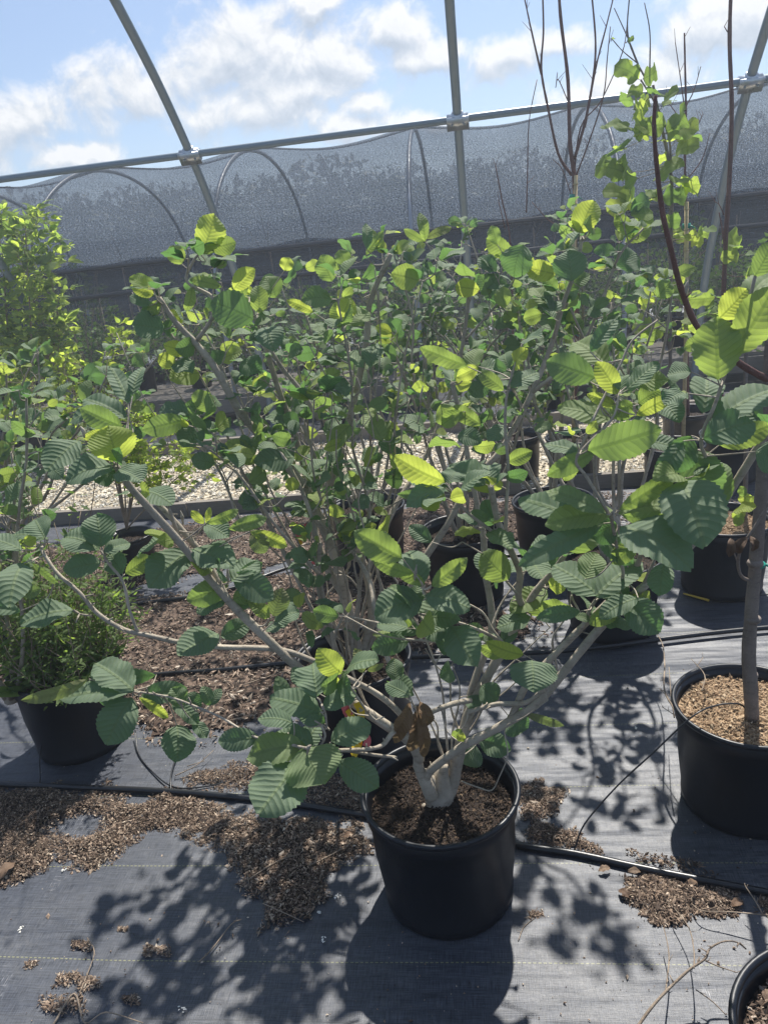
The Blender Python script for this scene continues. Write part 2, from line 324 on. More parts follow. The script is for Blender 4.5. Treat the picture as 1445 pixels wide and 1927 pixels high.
def fabric():
    m, t, out = mat('woven_ground_fabric'); co = t.scale(obj_co(t), (1, 1, 1), (0, 0, R(8)))
    a = t.noise(t.scale(co, (18, 520, 1)), 1, 3, 0.6); b = t.noise(t.scale(co, (520, 26, 1)), 1, 3, 0.6)
    w = t.math('ADD', t.math('MULTIPLY', a, 0.5), t.math('MULTIPLY', b, 0.5))
    big = t.noise(co, 2.2, 5, 0.6); fine = t.noise(co, 60, 4, 0.7)
    c = t.mix(t.rng(w, 0.32, 0.68), (0.006, 0.009, 0.016), (0.066, 0.075, 0.098))
    dust = t.math('MULTIPLY', t.rng(big, 0.42, 0.72), t.rng(t.math('MULTIPLY', w, fine), 0.16, 0.36))
    c = t.mix(t.math('MULTIPLY', dust, 0.5), c, (0.15, 0.145, 0.14))
    # worn cross-hatched whitish patches
    pa = t.rng(t.noise(t.scale(co, (7, 3.5, 1), loc=(0.4, 0.2, 0)), 1, 3, 0.6), 0.60, 0.70)
    scr = t.rng(t.math('MAXIMUM', t.noise(t.scale(co, (30, 700, 1)), 1, 2), t.noise(t.scale(co, (420, 22, 1)), 1, 2)), 0.62, 0.72)
    c = t.mix(t.math('MULTIPLY', t.math('MULTIPLY', pa, scr), 0.75), c, (0.50, 0.50, 0.52))
    s = t.new('ShaderNodeSeparateXYZ'); t.put(s.inputs[0], co)
    # marker thread every 0.3 m, stitched seam half way
    yy = t.math('ADD', s.outputs[1], t.math('MULTIPLY', t.noise(t.scale(co, (1.2, 0.1, 1)), 1, 2), 0.02))
    fr = t.math('ABSOLUTE', t.math('SUBTRACT', t.math('FRACT', t.math('DIVIDE', t.math('SUBTRACT', yy, 1.315), 0.292)), 0.5))
    line = t.rng(fr, 0.4940, 0.4965); dash = t.rng(t.math('FRACT', t.math('MULTIPLY', s.outputs[0], 85)), 0.3, 0.5)
    c = t.mix(t.math('MULTIPLY', t.math('MULTIPLY', line, dash), 0.55), c, (0.38, 0.38, 0.16))
    thin = t.rng(t.math('ABSOLUTE', t.math('SUBTRACT', t.math('FRACT', t.math('DIVIDE', yy, 0.146)), 0.5)), 0.487, 0.495)
    c = t.mix(t.math('MULTIPLY', thin, 0.45), c, (0.012, 0.014, 0.018))
    spk = t.rng(t.voro(co, 34), 0.055, 0.03); c = t.mix(t.math('MULTIPLY', spk, t.rng(t.noise(co, 11, 2), 0.55, 0.6)), c, (0.42, 0.36, 0.28))
    wr = t.noise(t.scale(co, (0.9, 4.5, 1)), 1.5, 3, 0.5)
    b1 = t.bump(wr, 0.5, 0.06); b2 = t.bump(w, 0.55, 0.0022, b1)
    p = prin(t, c, t.math('ADD', 0.36, t.math('MULTIPLY', w, 0.24)), 0.6, b2)
    t.l.new(p.outputs[0], out.inputs[0]); return m
M['fabric'] = fabric()

def net_mat(name, opac, colr, tr, speck=0.5):
    m, t, out = mat(name); uv = t.new('ShaderNodeUVMap').outputs[0]
    n = t.noise(t.scale(uv, (1, 1.6, 1)), 60, 2, 0.7); n2 = t.noise(uv, 2.2, 3)
    wv = t.noise(t.scale(uv, (0.6, 45, 1)), 1, 2)
    n = t.rng(n, 0.36, 0.64); a = t.math('ADD', opac, t.math('MULTIPLY', t.math('SUBTRACT', n, 0.5), speck)); a = t.math('ADD', a, t.math('MULTIPLY', t.math('SUBTRACT', n2, 0.5), 0.25))
    a = t.math('ADD', a, t.math('MULTIPLY', t.math('SUBTRACT', wv, 0.5), 0.25), clamp=True)
    d = t.new('ShaderNodeBsdfDiffuse'); t.put(d.inputs[0], colr); tl = t.new('ShaderNodeBsdfTranslucent')
    t.put(tl.inputs[0], t.mix(t.rng(n, 0.75, 1.0), tr, tuple(min(0.9, x * 3.6) for x in tr)))  # densest grains lightened: sun sparkle put into the net colour
    ad = t.new('ShaderNodeMixShader'); ad.inputs[0].default_value = 0.6; t.l.new(d.outputs[0], ad.inputs[1]); t.l.new(tl.outputs[0], ad.inputs[2])
    tp = t.new('ShaderNodeBsdfTransparent'); ms = t.new('ShaderNodeMixShader'); t.put(ms.inputs[0], a)
    t.l.new(tp.outputs[0], ms.inputs[1]); t.l.new(ad.outputs[0], ms.inputs[2]); t.l.new(ms.outputs[0], out.inputs[0]); return m
M['net'] = net_mat('shade_net', 0.60, (0.065, 0.078, 0.10), (0.13, 0.16, 0.205), 0.6)
M['net_dark'] = net_mat('dark_backdrop_net', 0.98, (0.008, 0.012, 0.018), (0.008, 0.012, 0.018), 0.1)
M['cable'] = simple('net_hem', (0.03, 0.035, 0.045), 0.6)

# ---------------------------------------------------------------- the frame the nursery rows follow (8 degrees off the camera axis)
PH = R(8.0); EE = np.array([math.cos(PH), -math.sin(PH), 0]); NN = np.array([math.sin(PH), math.cos(PH), 0]); ZZ = np.array([0, 0, 1.0])
OO = np.array([0, 5.72, 0]); AX = np.array([EE, NN, ZZ])
def Q(s, u, z=0.0): return OO + EE * s + NN * u + ZZ * z
def su(P): d = np.asarray(P) - OO; return d @ EE, d @ NN

def sheet(name, s0, s1, u0, u1, z, m, ns=1, nu=1, hf=None):
    mb = MB(); S, U = np.meshgrid(np.linspace(s0, s1, ns + 1), np.linspace(u0, u1, nu + 1), indexing='ij')
    V = OO + EE * S[..., None] + NN * U[..., None]; V[..., 2] = z
    if hf is not None: V[..., 2] += hf(V[..., 0], V[..., 1])
    idx = np.arange((ns + 1) * (nu + 1)).reshape(ns + 1, nu + 1)
    q = np.stack([idx[:-1, :-1], idx[1:, :-1], idx[1:, 1:], idx[:-1, 1:]], -1).reshape(-1, 4)
    mb.add(V.reshape(-1, 3), q); return struct(mb.build(name, m))
sheet('ground', -500, 500, -60, 900, -0.004, M['dirt'])
sheet('weed_fabric', -9, 9, -9, -1.16, 0.0, M['fabric'], 120, 120, lambda x, y: 0.0016 * np.sin(5 * x + 3 * np.sin(2 * y)) + 0.0016 * np.sin(9 * y + 2 * np.sin(3 * x)))
sheet('gravel_path', -12, 12, -1.08, 0.42, 0.004, M['gravelbed'])
sheet('far_weed_fabric', -14, 14, 0.52, 9.0, 0.004, M['fabric'])

# ---------------------------------------------------------------- loose chips, stones
def flakes(mb, P, L, Wd, Zt, lift, c, tumble=0.9):
    n = len(P); yaw = rng.uniform(0, 2 * math.pi, n); pt = rng.normal(0, tumble * 0.5, n); rl = rng.normal(0, tumble * 0.6, n)
    x = np.stack([np.cos(yaw) * np.cos(pt), np.sin(yaw) * np.cos(pt), np.sin(pt)], 1)
    y0 = np.stack([-np.sin(yaw), np.cos(yaw), np.zeros(n)], 1); z0 = np.cross(x, y0)
    y = y0 * np.cos(rl)[:, None] + z0 * np.sin(rl)[:, None]; z = np.cross(x, y)
    C = P + np.array([0, 0, 1.0]) * lift[:, None]
    L = L[:, None]; Wd = Wd[:, None]; Zt = Zt[:, None]
    j = lambda: rng.uniform(0.55, 1.0, (n, 1))
    V = np.stack([C - x * L * j(), C - y * Wd * j() + x * L * rng.uniform(-.4, .4, (n, 1)), C + x * L * j(), C + y * Wd * j() + x * L * rng.uniform(-.4, .4, (n, 1)), C + z * Zt, C - z * Zt], 1)
    b = np.arange(n)[:, None] * 6
    tri = np.array([(0, 1, 4), (1, 2, 4), (2, 3, 4), (3, 0, 4), (1, 0, 5), (2, 1, 5), (3, 2, 5), (0, 3, 5)])
    mb.add(V.reshape(-1, 3), (b[:, :, None] + tri[None]).reshape(-1, 3), np.repeat(c, 6, 0))
def inpoly(pts, poly):
    x, y = pts[:, 0], pts[:, 1]; ins = np.zeros(len(pts), bool); n = len(poly)
    for i in range(n):
        x1, y1 = poly[i]; x2, y2 = poly[(i + 1) % n]
        c = ((y1 > y) != (y2 > y)) & (x < (x2 - x1) * (y - y1) / (y2 - y1 + 1e-12) + x1); ins ^= c
    return ins
def vnoise(x, y, f, seed=0):
    r = np.random.default_rng(seed).random((64, 64)); X = x * f + 1000; Y = y * f + 1000; i = np.floor(X).astype(int); j = np.floor(Y).astype(int)
    a = X - i; b = Y - j; a = a * a * (3 - 2 * a); b = b * b * (3 - 2 * b); g = lambda p, q: r[p % 64, q % 64]
    return (g(i, j) * (1 - a) + g(i + 1, j) * a) * (1 - b) + (g(i, j + 1) * (1 - a) + g(i + 1, j + 1) * a) * b
def polydist(pts, poly):                  # distance to the outline
    d = np.full(len(pts), 9.0)
    for i in range(len(poly)):
        a = np.array(poly[i]); b = np.array(poly[(i + 1) % len(poly)]); ab = b - a
        t = np.clip(((pts - a) @ ab) / (ab @ ab + 1e-12), 0, 1); d = np.minimum(d, np.linalg.norm(pts - a - t[:, None] * ab, axis=1))
    return d
def spill(mb, pxpoly, n, L, thick=0.012, edge=0.05, seed=1, holes=(), wmul=0.45, pal=None):
    poly = [G(x, y)[:2] for x, y in pxpoly]; A = np.array(poly); lo, hi = A.min(0) - edge, A.max(0) + edge; out = []; tot = 0
    while tot < n:
        p = rng.uniform(lo, hi, (n, 2)); ins = inpoly(p, poly); d = polydist(p, poly) * np.where(ins, 1, -1)
        d = d + edge * 1.4 * (vnoise(p[:, 0], p[:, 1], 9, seed) - 0.5) + edge * 1.2 * (vnoise(p[:, 0], p[:, 1], 28, seed + 1) - 0.5)
        for (hx, hy, hr) in holes:
            g = G(hx, hy)[:2]; d = np.minimum(d, np.linalg.norm((p - g) * [1, 1.5], axis=1) - hr + 0.06 * (vnoise(p[:, 0], p[:, 1], 14, seed + 3) - .5))
        k = rng.random(len(p)) < np.clip(d / edge + 0.15, 0, 1); p = p[k]; d = d[k]; out.append((p, d)); tot += len(p)
        if len(p) == 0: break
    p = np.concatenate([o[0] for o in out])[:n]; d = np.concatenate([o[1] for o in out])[:n]
    hgt = thick * np.clip(d / edge, 0.1, 1) * (0.5 + vnoise(p[:, 0], p[:, 1], 22, 5)); lift = 0.002 + hgt * np.sqrt(rng.random(len(p)))
    Ls = L * rng.lognormal(0, 0.4, len(p)); c = np.stack([np.clip(rng.beta(1.5, 2.2, len(p)) + 0.25 * (vnoise(p[:, 0], p[:, 1], 3, 8) - 0.5), 0, 1), rng.random(len(p)), p[:, 0] * 0], 1)
    flakes(mb, np.c_[p, np.zeros(len(p))], Ls, Ls * wmul * rng.uniform(0.5, 1.2, len(p)), Ls * 0.16, lift, c)
def spill_bed(mb, pxpoly, seed, edge, z=0.003, n=60, thick=0.008, holes=()):
    poly = [G(x, y)[:2] for x, y in pxpoly]; A = np.array(poly); lo, hi = A.min(0), A.max(0)
    X, Y = np.meshgrid(np.linspace(lo[0], hi[0], n), np.linspace(lo[1], hi[1], n), indexing='ij'); p = np.c_[X.ravel(), Y.ravel()]
    d = polydist(p, poly) * np.where(inpoly(p, poly), 1, -1) + edge * 1.4 * (vnoise(p[:, 0], p[:, 1], 9, seed) - 0.5)
    for (hx, hy, hr) in holes:
        g = G(hx, hy)[:2]; d = np.minimum(d, np.linalg.norm((p - g) * [1, 1.5], axis=1) - hr)
    ok = (d > edge * 0.55).reshape(n, n); zz = z + thick * np.clip(d / edge - 0.5, 0, 1) * (0.4 + 0.6 * vnoise(p[:, 0], p[:, 1], 30, 4))
    idx = np.arange(n * n).reshape(n, n); o = ok[:-1, :-1] & ok[1:, :-1] & ok[1:, 1:] & ok[:-1, 1:]
    q = np.stack([idx[:-1, :-1], idx[1:, :-1], idx[1:, 1:], idx[:-1, 1:]], -1)[o]
    mb.add(np.c_[p, zz], q.reshape(-1, 4))
SP1 = [(-60, 1475), (130, 1480), (330, 1497), (500, 1522), (690, 1548), (712, 1600), (655, 1630), (615, 1650), (615, 1690), (585, 1735), (540, 1765), (485, 1752), (468, 1700), (432, 1660), (405, 1605), (350, 1572), (295, 1572), (235, 1590), (205, 1625), (150, 1640), (110, 1600), (70, 1640), (20, 1665), (-60, 1680)]
HO1 = [(150, 1552, 0.07)]
mb = MB(); spill(mb, SP1, 34000, 0.0055, 0.013, 0.05, 1, HO1)
spill(mb, [(290, 1465), (430, 1440), (520, 1440), (690, 1470), (690, 1530), (520, 1505), (350, 1480)], 7000, 0.0050, 0.010, 0.04, 3)
tag(mb.build('spilled_mulch', M['mulch'], smooth=False), 'brown spilled potting bark strewn along the near hose on the left', 'mulch', kind='stuff')
mb = MB(); spill_bed(mb, SP1, 1, 0.055, holes=HO1); tag(mb.build('spilled_soil', M['soilbed']), 'fine dark soil under the spilled bark left of the front pot', 'soil', kind='stuff')
mb = MB()
spill(mb, [(965, 1475), (1020, 1465), (1080, 1480), (1065, 1510), (1040, 1540), (980, 1545)], 2600, 0.0052, 0.011, 0.03, 5)
spill(mb, [(1000, 1560), (1060, 1553), (1105, 1580), (1130, 1605), (1060, 1600), (1010, 1585)], 1700, 0.0052, 0.010, 0.03, 6)
spill(mb, [(1110, 1630), (1200, 1640), (1330, 1668), (1400, 1700), (1395, 1720), (1300, 1715), (1270, 1745), (1200, 1725), (1165, 1695), (1160, 1660)], 5200, 0.0066, 0.012, 0.035, 7)
spill(mb, [(1400, 1680), (1500, 1690), (1500, 1750), (1430, 1730)], 900, 0.0066, 0.010, 0.03, 8)
spill(mb, [(1180, 1600), (1330, 1625), (1340, 1645), (1200, 1625)], 260, 0.006, 0.008, 0.02, 9)
for (x, y, r_) in [(298, 1790, 22), (150, 1780, 20), (230, 1750, 10), (300, 1755, 10), (120, 1890, 40), (1010, 1722, 16), (245, 1880, 14), (60, 1815, 9), (390, 1735, 8), (130, 1840, 30), (170, 1850, 20), (440, 1760, 9)]:
    spill(mb, [(x - r_, y - r_ * .4), (x + r_, y - r_ * .5), (x + r_ * 1.1, y + r_ * .5), (x - r_ * .9, y + r_ * .5)], int(10 * r_), 0.0048, 0.006, 0.012, int(x))
tag(mb.build('scattered_mulch', M['mulch'], smooth=False), 'small heaps of dark bark crumbs around the near hose on the right', 'mulch', kind='stuff')
SP2 = [(190, 1010), (330, 985), (600, 965), (880, 940), (1010, 935), (1060, 985), (1000, 1020), (930, 1050), (900, 1105), (1060, 1190), (1040, 1215), (860, 1225), (700, 1240), (640, 1330), (570, 1345), (470, 1360), (455, 1395), (270, 1400), (180, 1340), (110, 1290), (-80, 1350), (-80, 1050)]
HO2 = [(400, 1095, 0.17), (545, 1070, 0.08), (300, 1110, 0.10), (990, 1120, 0.2)]
mb = MB(); spill(mb, SP2, 26000, 0.0125, 0.022, 0.09, 13, HO2, 0.38)
spill(mb, [(1100, 925), (1300, 935), (1460, 940), (1460, 1000), (1300, 1010), (1180, 1010), (1090, 980)], 2500, 0.012, 0.014, 0.07, 15, (), 0.38)
tag(mb.build('bark_mulch', M['bark_chips'], smooth=False), 'red brown bark mulch covering the bed behind the front pots', 'mulch', kind='stuff')
mb = MB(); spill_bed(mb, SP2, 13, 0.09, 0.004, 110, 0.012, HO2); tag(mb.build('bark_mulch_bed', M['barkbed']), 'crushed bark layer between the far hose and the timber edging', 'mulch', kind='stuff')
# gravel stones
n = 15000; s_ = rng.uniform(-3.2, 4.2, n); u_ = -1.08 + 1.5 * rng.random(n) ** 1.15; P = OO + EE * s_[:, None] + NN * u_[:, None]
L = 0.013 * rng.lognormal(0, 0.35, n); mb = MB(); c = np.stack([rng.beta(2.2, 1.6, n), rng.random(n), s_ * 0], 1)
flakes(mb, P, L, L * 0.8, L * 0.45, 0.006 + 0.008 * rng.random(n), c, 0.5)
tag(mb.build('gravel', M['stone'], smooth=False), 'loose pale gravel stones covering the sunlit path', 'gravel', kind='stuff')

# ---------------------------------------------------------------- timber edging, walks
def board(name, s0, s1, u, z0, z1, th, m, label, cat, slats=1, gap=0.012, group=None):
    mb = MB(); hh = (z1 - z0 - gap * (slats - 1)) / slats
    for i in range(slats):
        zc = z0 + hh * (i + .5) + gap * i; k = 0; a = s0
        while a < s1 - 1e-6:
            b = min(a + 2.44, s1); k += 1; jit = 0.004 * math.sin(k * 3 + i)
            box(mb, Q((a + b) / 2, u + jit, zc + jit), (b - a - 0.006, th, hh), AX); a = b
    return tag(mb.build(name, m, smooth=False), label, cat, group)
board('timber_edging', -6, 1.02, -1.12, -0.01, 0.085, 0.04, M['timber'], 'long grey timber edging board between bark bed and near side of gravel path', 'edging board')
board('timber_edging', 1.3, 7, -1.12, -0.01, 0.085, 0.04, M['timber'], 'grey timber edging board by the gravel on the right, behind the husk mulched pot', 'edging board')
board('timber_edging', -8, 8, 0.47, -0.01, 0.10, 0.05, M['timber'], 'dark timber edging along the far side of the gravel path', 'edging board')
# low slatted bench of planks
def plank_bench(s0, s1, u, label):
    t = empty('plank_bench', Q((s0 + s1) / 2, u)); L = s1 - s0
    for du in (-0.32, 0, 0.32):
        mb = MB(); box(mb, Q((s0 + s1) / 2, u + du, 0.27), (L, 0.28, 0.035), AX); o = mb.build('plank', M['timber'], t, False); o.matrix_parent_inverse = Matrix.Translation(-Vector(Q((s0 + s1) / 2, u)))
    mb = MB(); box(mb, Q((s0 + s1) / 2, u - 0.49, 0.19), (L, 0.03, 0.13), AX); o = mb.build('front_board', M['timber'], t, False); o.matrix_parent_inverse = Matrix.Translation(-Vector(Q((s0 + s1) / 2, u)))
    a = s0 + 0.15
    while a < s1:
        mb = MB(); box(mb, Q(a, u - 0.40, 0.13), (0.09, 0.09, 0.25), AX); o = mb.build('leg', M['timber'], t, False); o.matrix_parent_inverse = Matrix.Translation(-Vector(Q((s0 + s1) / 2, u))); a += 1.3
    tag(t, label, 'plank bench', 'low plank benches beyond the gravel path')
plank_bench(1.1, 6.5, 1.75, 'low weathered plank bench beyond the gravel on the right, behind the caned trees')
plank_bench(-5.5, 0.4, 1.9, 'low weathered plank bench beyond the gravel on the left, holding small black pots')

# ---------------------------------------------------------------- hoop house frame (four ribs, purlin, clamps)
def put(o, t): o.matrix_parent_inverse = Matrix.Translation(-t.location); return o
RS = [-2.88, -1.05, 0.78, 2.60, 4.43]
prof = [(1.02, -0.05), (0.95, 0.5), (0.78, 1.02), (0.55, 1.45), (0.30, 1.85), (0.0, 2.215), (-0.42, 2.62), (-0.95, 3.02), (-1.35, 3.27)]
fr = empty('hoop_frame', Q(0.78, 1.0))
for s in RS:
    mb = MB(); tube(mb, [Q(s, u, z) for u, z in prof], 0.029, n=12, k=8); put(mb.build('rib', M['galv'], fr), fr)
mb = MB(); tube(mb, [Q(s, 0.0 - 0.03, 2.225 + 0.004 * math.sin(s * 3)) for s in np.linspace(-7, 7, 15)], 0.0235, n=12, k=2); put(mb.build('purlin', M['galv'], fr), fr)
tl = np.array([0.42, -0.45, 0]); 
for s in RS:
    mb = MB(); c = Q(s, -0.015, 2.222); d1 = NN * 0.66 - ZZ * 0.75; d1 = d1 / np.linalg.norm(d1); d2 = np.cross(EE, d1)
    A2 = np.array([EE, d1, d2])
    tube(mb, [c - EE * 0.07, c + EE * 0.07], 0.040, n=14, k=1); tube(mb, [c - d1 * 0.05, c + d1 * 0.05], 0.0395, n=14, k=1)
    box(mb, c - d2 * 0.036, (0.145, 0.09, 0.014), A2)
    cl = put(mb.build('cross_clamp', M['clamp'], fr, True), fr)
    mb = MB()
    for e_ in (-0.04, 0.04):
        mb = MB(); tube(mb, [c + EE * e_ - d2 * 0.03 , c + EE * e_ - d2 * 0.052], 0.008, n=6, k=1)
        mb.build('bolt', M['galv'], cl, False)
tag(fr, 'grey steel hoop frame with curved ribs clamped to a long purlin', 'hoop frame')

# ---------------------------------------------------------------- the neighbouring net house
nh = empty('net_house', Q(0, 3.6))
UC, HWD, RH = 3.9, 2.35, 2.60                 # centre line, half width, ridge height
def arch(a):                                   # a: 0 near ground .. 1 far ground
    th = math.pi * a; return UC - HWD * math.cos(th) * (1.0 if abs(math.cos(th)) < 0.98 else 1.0), 1.0 + (RH - 1.0) * math.sin(th) ** 0.8 if 0 < a < 1 else 1.0
def arch_pts(s, a0=0.0, a1=1.0, n=24, off=0.0, base=True):
    P = []
    if base and a0 == 0: P.append(Q(s, UC - HWD - off, 0))
    for a in np.linspace(a0, a1, n):
        u, z = arch(a); P.append(Q(s, u, z + off))
    if base and a1 == 1: P.append(Q(s, UC + HWD + off, 0))
    return P
NS = np.arange(-9.2, 9.3, 1.83) + 0.35
M['pale_pipe'] = simple('pale_hoop_pipe', (0.33, 0.36, 0.40), 0.4, 0.5, 0.1)
for s in NS:
    mb = MB(); tube(mb, arch_pts(s), 0.022, n=8, k=2); put(mb.build('hoop', M['pale_pipe'], nh), nh)
def net_part(name, a0, a1, m, s0=-9.2, s1=9.2, sag=0.10):
    mb = MB(); ns, na = 150, 26; S = np.linspace(s0, s1, ns); Aa = np.linspace(a0, a1, na); V = np.empty((ns, na, 3)); UV = np.empty((ns, na, 2)); 
    for i, s in enumerate(S):
        ph = abs(math.sin(math.pi * (s - NS[0]) / 1.83)); dl = 0
        for j, a in enumerate(Aa):
            u, z = arch(a); V[i, j] = Q(s, u, z + 0.03 - sag * ph ** 1.3 * math.sin(math.pi * a)); UV[i, j] = (s, (a - a0) * 6)
    idx = np.arange(ns * na).reshape(ns, na); q = np.stack([idx[:-1, :-1], idx[1:, :-1], idx[1:, 1:], idx[:-1, 1:]], -1).reshape(-1, 4)
    mb.add(V.reshape(-1, 3), q, UV=UV.reshape(-1, 2)); return put(mb.build(name, m, nh), nh)
net_part('near_net', 0.085, 0.52, M['net'])
net_part('far_net', 0.52, 0.93, M['net'])
M['net_low'] = net_mat('low_shade_net', 0.62, (0.02, 0.026, 0.036), (0.03, 0.04, 0.055), 0.3)
net_part('near_skirt', 0.02, 0.083, M['net_low'], sag=0.0)
for a in (0.085, 0.04, 0.93):
    mb = MB(); u, z = arch(a); tube(mb, [Q(-9.2, u, z), Q(9.2, u, z)], 0.02, n=8, k=1); put(mb.build('side_rail', M['cable'], nh), nh)
mb = MB(); u, z = arch(0.5); tube(mb, [Q(s, u, z + 0.035 - 0.10 * abs(math.sin(math.pi * (s - NS[0]) / 1.83)) ** 1.3) for s in np.linspace(-9.2, 9.2, 120)], 0.012, n=6, k=1); put(mb.build('hem_cable', M['cable'], nh), nh)
mb = MB(); ns = 90; S = np.linspace(-12, 12, ns); V = []; 
for s in S:
    for z in (0.1, 1.0, 1.9): V.append(Q(s, UC + HWD + 0.12 + 0.03 * math.sin(s * 5), z))
idx = np.arange(ns * 3).reshape(ns, 3); mb.add(V, np.stack([idx[:-1, :-1], idx[1:, :-1], idx[1:, 1:], idx[:-1, 1:]], -1).reshape(-1, 4), UV=np.array([(s, z) for s in S for z in (0.1, 1, 1.9)]))
put(mb.build('dark_backdrop', M['net_dark'], nh), nh)  # dark sheet added as a backdrop for the shaded interior
tag(nh, 'long tunnel of pale hoops covered with sagging blue grey shade net', 'shade house')
# ================================================================ PLANTS
def nrmz(v): return v / (np.linalg.norm(v) + 1e-12)
def wf_round(t): return np.interp(t, [0, .03, .08, .16, .28, .42, .56, .68, .78, .87, .93, .97, 1], [.03, .22, .42, .66, .86, .98, 1.0, .94, .81, .60, .38, .18, .03])
def wf_narrow(t): return np.sin(math.pi * t ** 0.72) ** 0.95
def wf_lobed(t): return np.interp(t, [0, .06, .16, .28, .42, .55, .70, .82, .93, 1], [.05, .55, .95, 1.0, .60, .62, .88, .92, .75, .42])
def leaf(mb, B, T, n, wid, kind=wf_round, res=(6, 12), tint=(0, .5, 0), droop=0.10, fold=0.10, wavy=0.05, ser=0.04, shift=0.0):
    B = np.asarray(B, float); T = np.asarray(T, float); m = T - B; L = np.linalg.norm(m); m = m / (L + 1e-9)
    n = nrmz(n - m * (n @ m)); s = np.cross(n, m); nu, nv = res
    t = np.linspace(0, 1, nv + 1); w = kind(t) * wid / 2; w[0] = wid * 0.02; w[-1] = wid * 0.03
    if ser and nv >= 8: w = w * (1 + ser * np.where(np.arange(nv + 1) % 2, 1, -1))
    u = np.linspace(-1, 1, nu + 1); phs = rnd.uniform(0, 6.28); fq = rnd.uniform(1.2, 2.4)
    Tt, Uu = np.meshgrid(t, u, indexing='ij'); Wd = w[:, None] * Uu
    h = droop * L * (np.sin(math.pi * Tt) * 0.55 - 0.7 * Tt ** 2 * 0.5) + fold * np.abs(Wd) * (1 - .6 * np.abs(Uu)) * 1.6 + wavy * wid * np.sin(Tt * 6.28 * fq + phs + np.sign(Uu) * 1.1) * np.abs(Uu) ** 1.5
    # serrate forward sweep of margin
    V = B + m * (L * (Tt + 0.02 * np.abs(Uu) * (nv >= 8)))[..., None] + s * (Wd + shift * L * Tt * (1 - Tt))[..., None] + n * h[..., None]
    idx = np.arange((nv + 1) * (nu + 1)).reshape(nv + 1, nu + 1)
    q = np.stack([idx[:-1, :-1], idx[:-1, 1:], idx[1:, 1:], idx[1:, :-1]], -1).reshape(-1, 4)
    UV = np.stack([0.5 + 0.5 * Wd / (L + 1e-9), Tt], -1).reshape(-1, 2)
    mb.add(V.reshape(-1, 3), q, tint, UV)
def tilt_n(a_deg, yaw_deg=0.0, P=None):    # 0 = face up, 90 = face the camera side
    base = 0.0 if P is None else math.atan2(P[0], P[1])
    a = R(a_deg); y = base + R(yaw_deg); return np.array([-math.sin(a) * math.sin(y), -math.sin(a) * math.cos(y), math.cos(a)])
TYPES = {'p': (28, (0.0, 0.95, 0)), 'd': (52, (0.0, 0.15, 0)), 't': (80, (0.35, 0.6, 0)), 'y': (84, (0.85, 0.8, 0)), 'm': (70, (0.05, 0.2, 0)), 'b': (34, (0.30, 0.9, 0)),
         'o': (76, (0.25, 0.5, 0.35)), 'x': (70, (0.2, 0.3, 1.0))}  # tints also paint light: sunlit leaves paler, grazing ones darker
def px_leaf(mb, e, Y, twigs=None, res=(8, 26)):
    bx, by, tx, ty, w, ty_ = e[:6]; Yb = Y + (e[6] if len(e) > 6 else 0) + rnd.uniform(-.02, .02)
    a, tint = TYPES[ty_]; P0 = W(bx, by, Yb); L0 = math.hypot(tx - bx, ty - by) * (np.linalg.norm(P0 - CAM)) / F
    n = tilt_n(a + rnd.uniform(-7, 7), rnd.uniform(-28, 28), P0); d = ray(tx, ty)
    t = ((P0 - CAM) @ n) / (d @ n); P1 = CAM + d * t; zc = (P0 - CAM) @ _fw
    Wr = w / F * zc; Lmax = max(1.35 * L0, min(1.3 * Wr, 2.2 * L0))
    if np.linalg.norm(P1 - P0) > Lmax or t < 0:       # plane too grazing: let the tip come nearer or go farther just enough
        P1c = CAM + d * (zc); dv = P1 - P1c; lo_, hi_ = 0.0, 1.0
        for _ in range(20):
            md = (lo_ + hi_) / 2
            if np.linalg.norm(P1c + dv * md - P0) > Lmax: hi_ = md
            else: lo_ = md
        P1 = P1c + dv * lo_; m = nrmz(P1 - P0); n = nrmz(n - m * (n @ m))
    m = nrmz(P1 - P0); s = nrmz(np.cross(n, m)); v = nrmz(P0 - CAM); f = max(0.45, np.linalg.norm(s - v * (s @ v)))
    tn = (min(1, max(0, tint[0] + rnd.uniform(-.08, .12) * (tint[0] > 0))), min(1, max(0, tint[1] + rnd.uniform(-.2, .2))), tint[2])
    dx_ = ty_ == 'x'
    leaf(mb, P0, P1, n, Wr / f * 1.04, res=res, tint=tn, droop=rnd.uniform(.4, .7) if dx_ else rnd.uniform(.04, .26), fold=rnd.uniform(.5, .9) if dx_ else rnd.uniform(.05, .34), wavy=.14 if dx_ else rnd.uniform(.03, .09), shift=rnd.uniform(-.08, .08))
    if twigs is not None: twigs.append((P0, P1))
    return P0, P1
def px_stem(mb, pts, r0, r1, n=7, k=5, bumpy=0.08):
    P = np.array([W(x, y, Y) for x, y, Y in pts]); return tube(mb, P, r0, r1, n, k, bumpy=bumpy)
def connect(mb, leaves, samples, r=0.0013, maxd=0.16):
    S = np.concatenate(samples) if samples else np.zeros((0, 3))
    for P0, P1 in leaves:
        if not len(S): continue
        d = np.linalg.norm(S - P0, axis=1); i = int(np.argmin(d))
        if 0.004 < d[i] < maxd:
            A = S[i]; mid = (A + P0) / 2 + np.array([0, 0, -0.08 * d[i]]) + nrmz(P0 - P1) * d[i] * 0.15
            tube(mb, [A, mid, P0], r * 1.5, r * 0.9, 5, 4, cap=False)

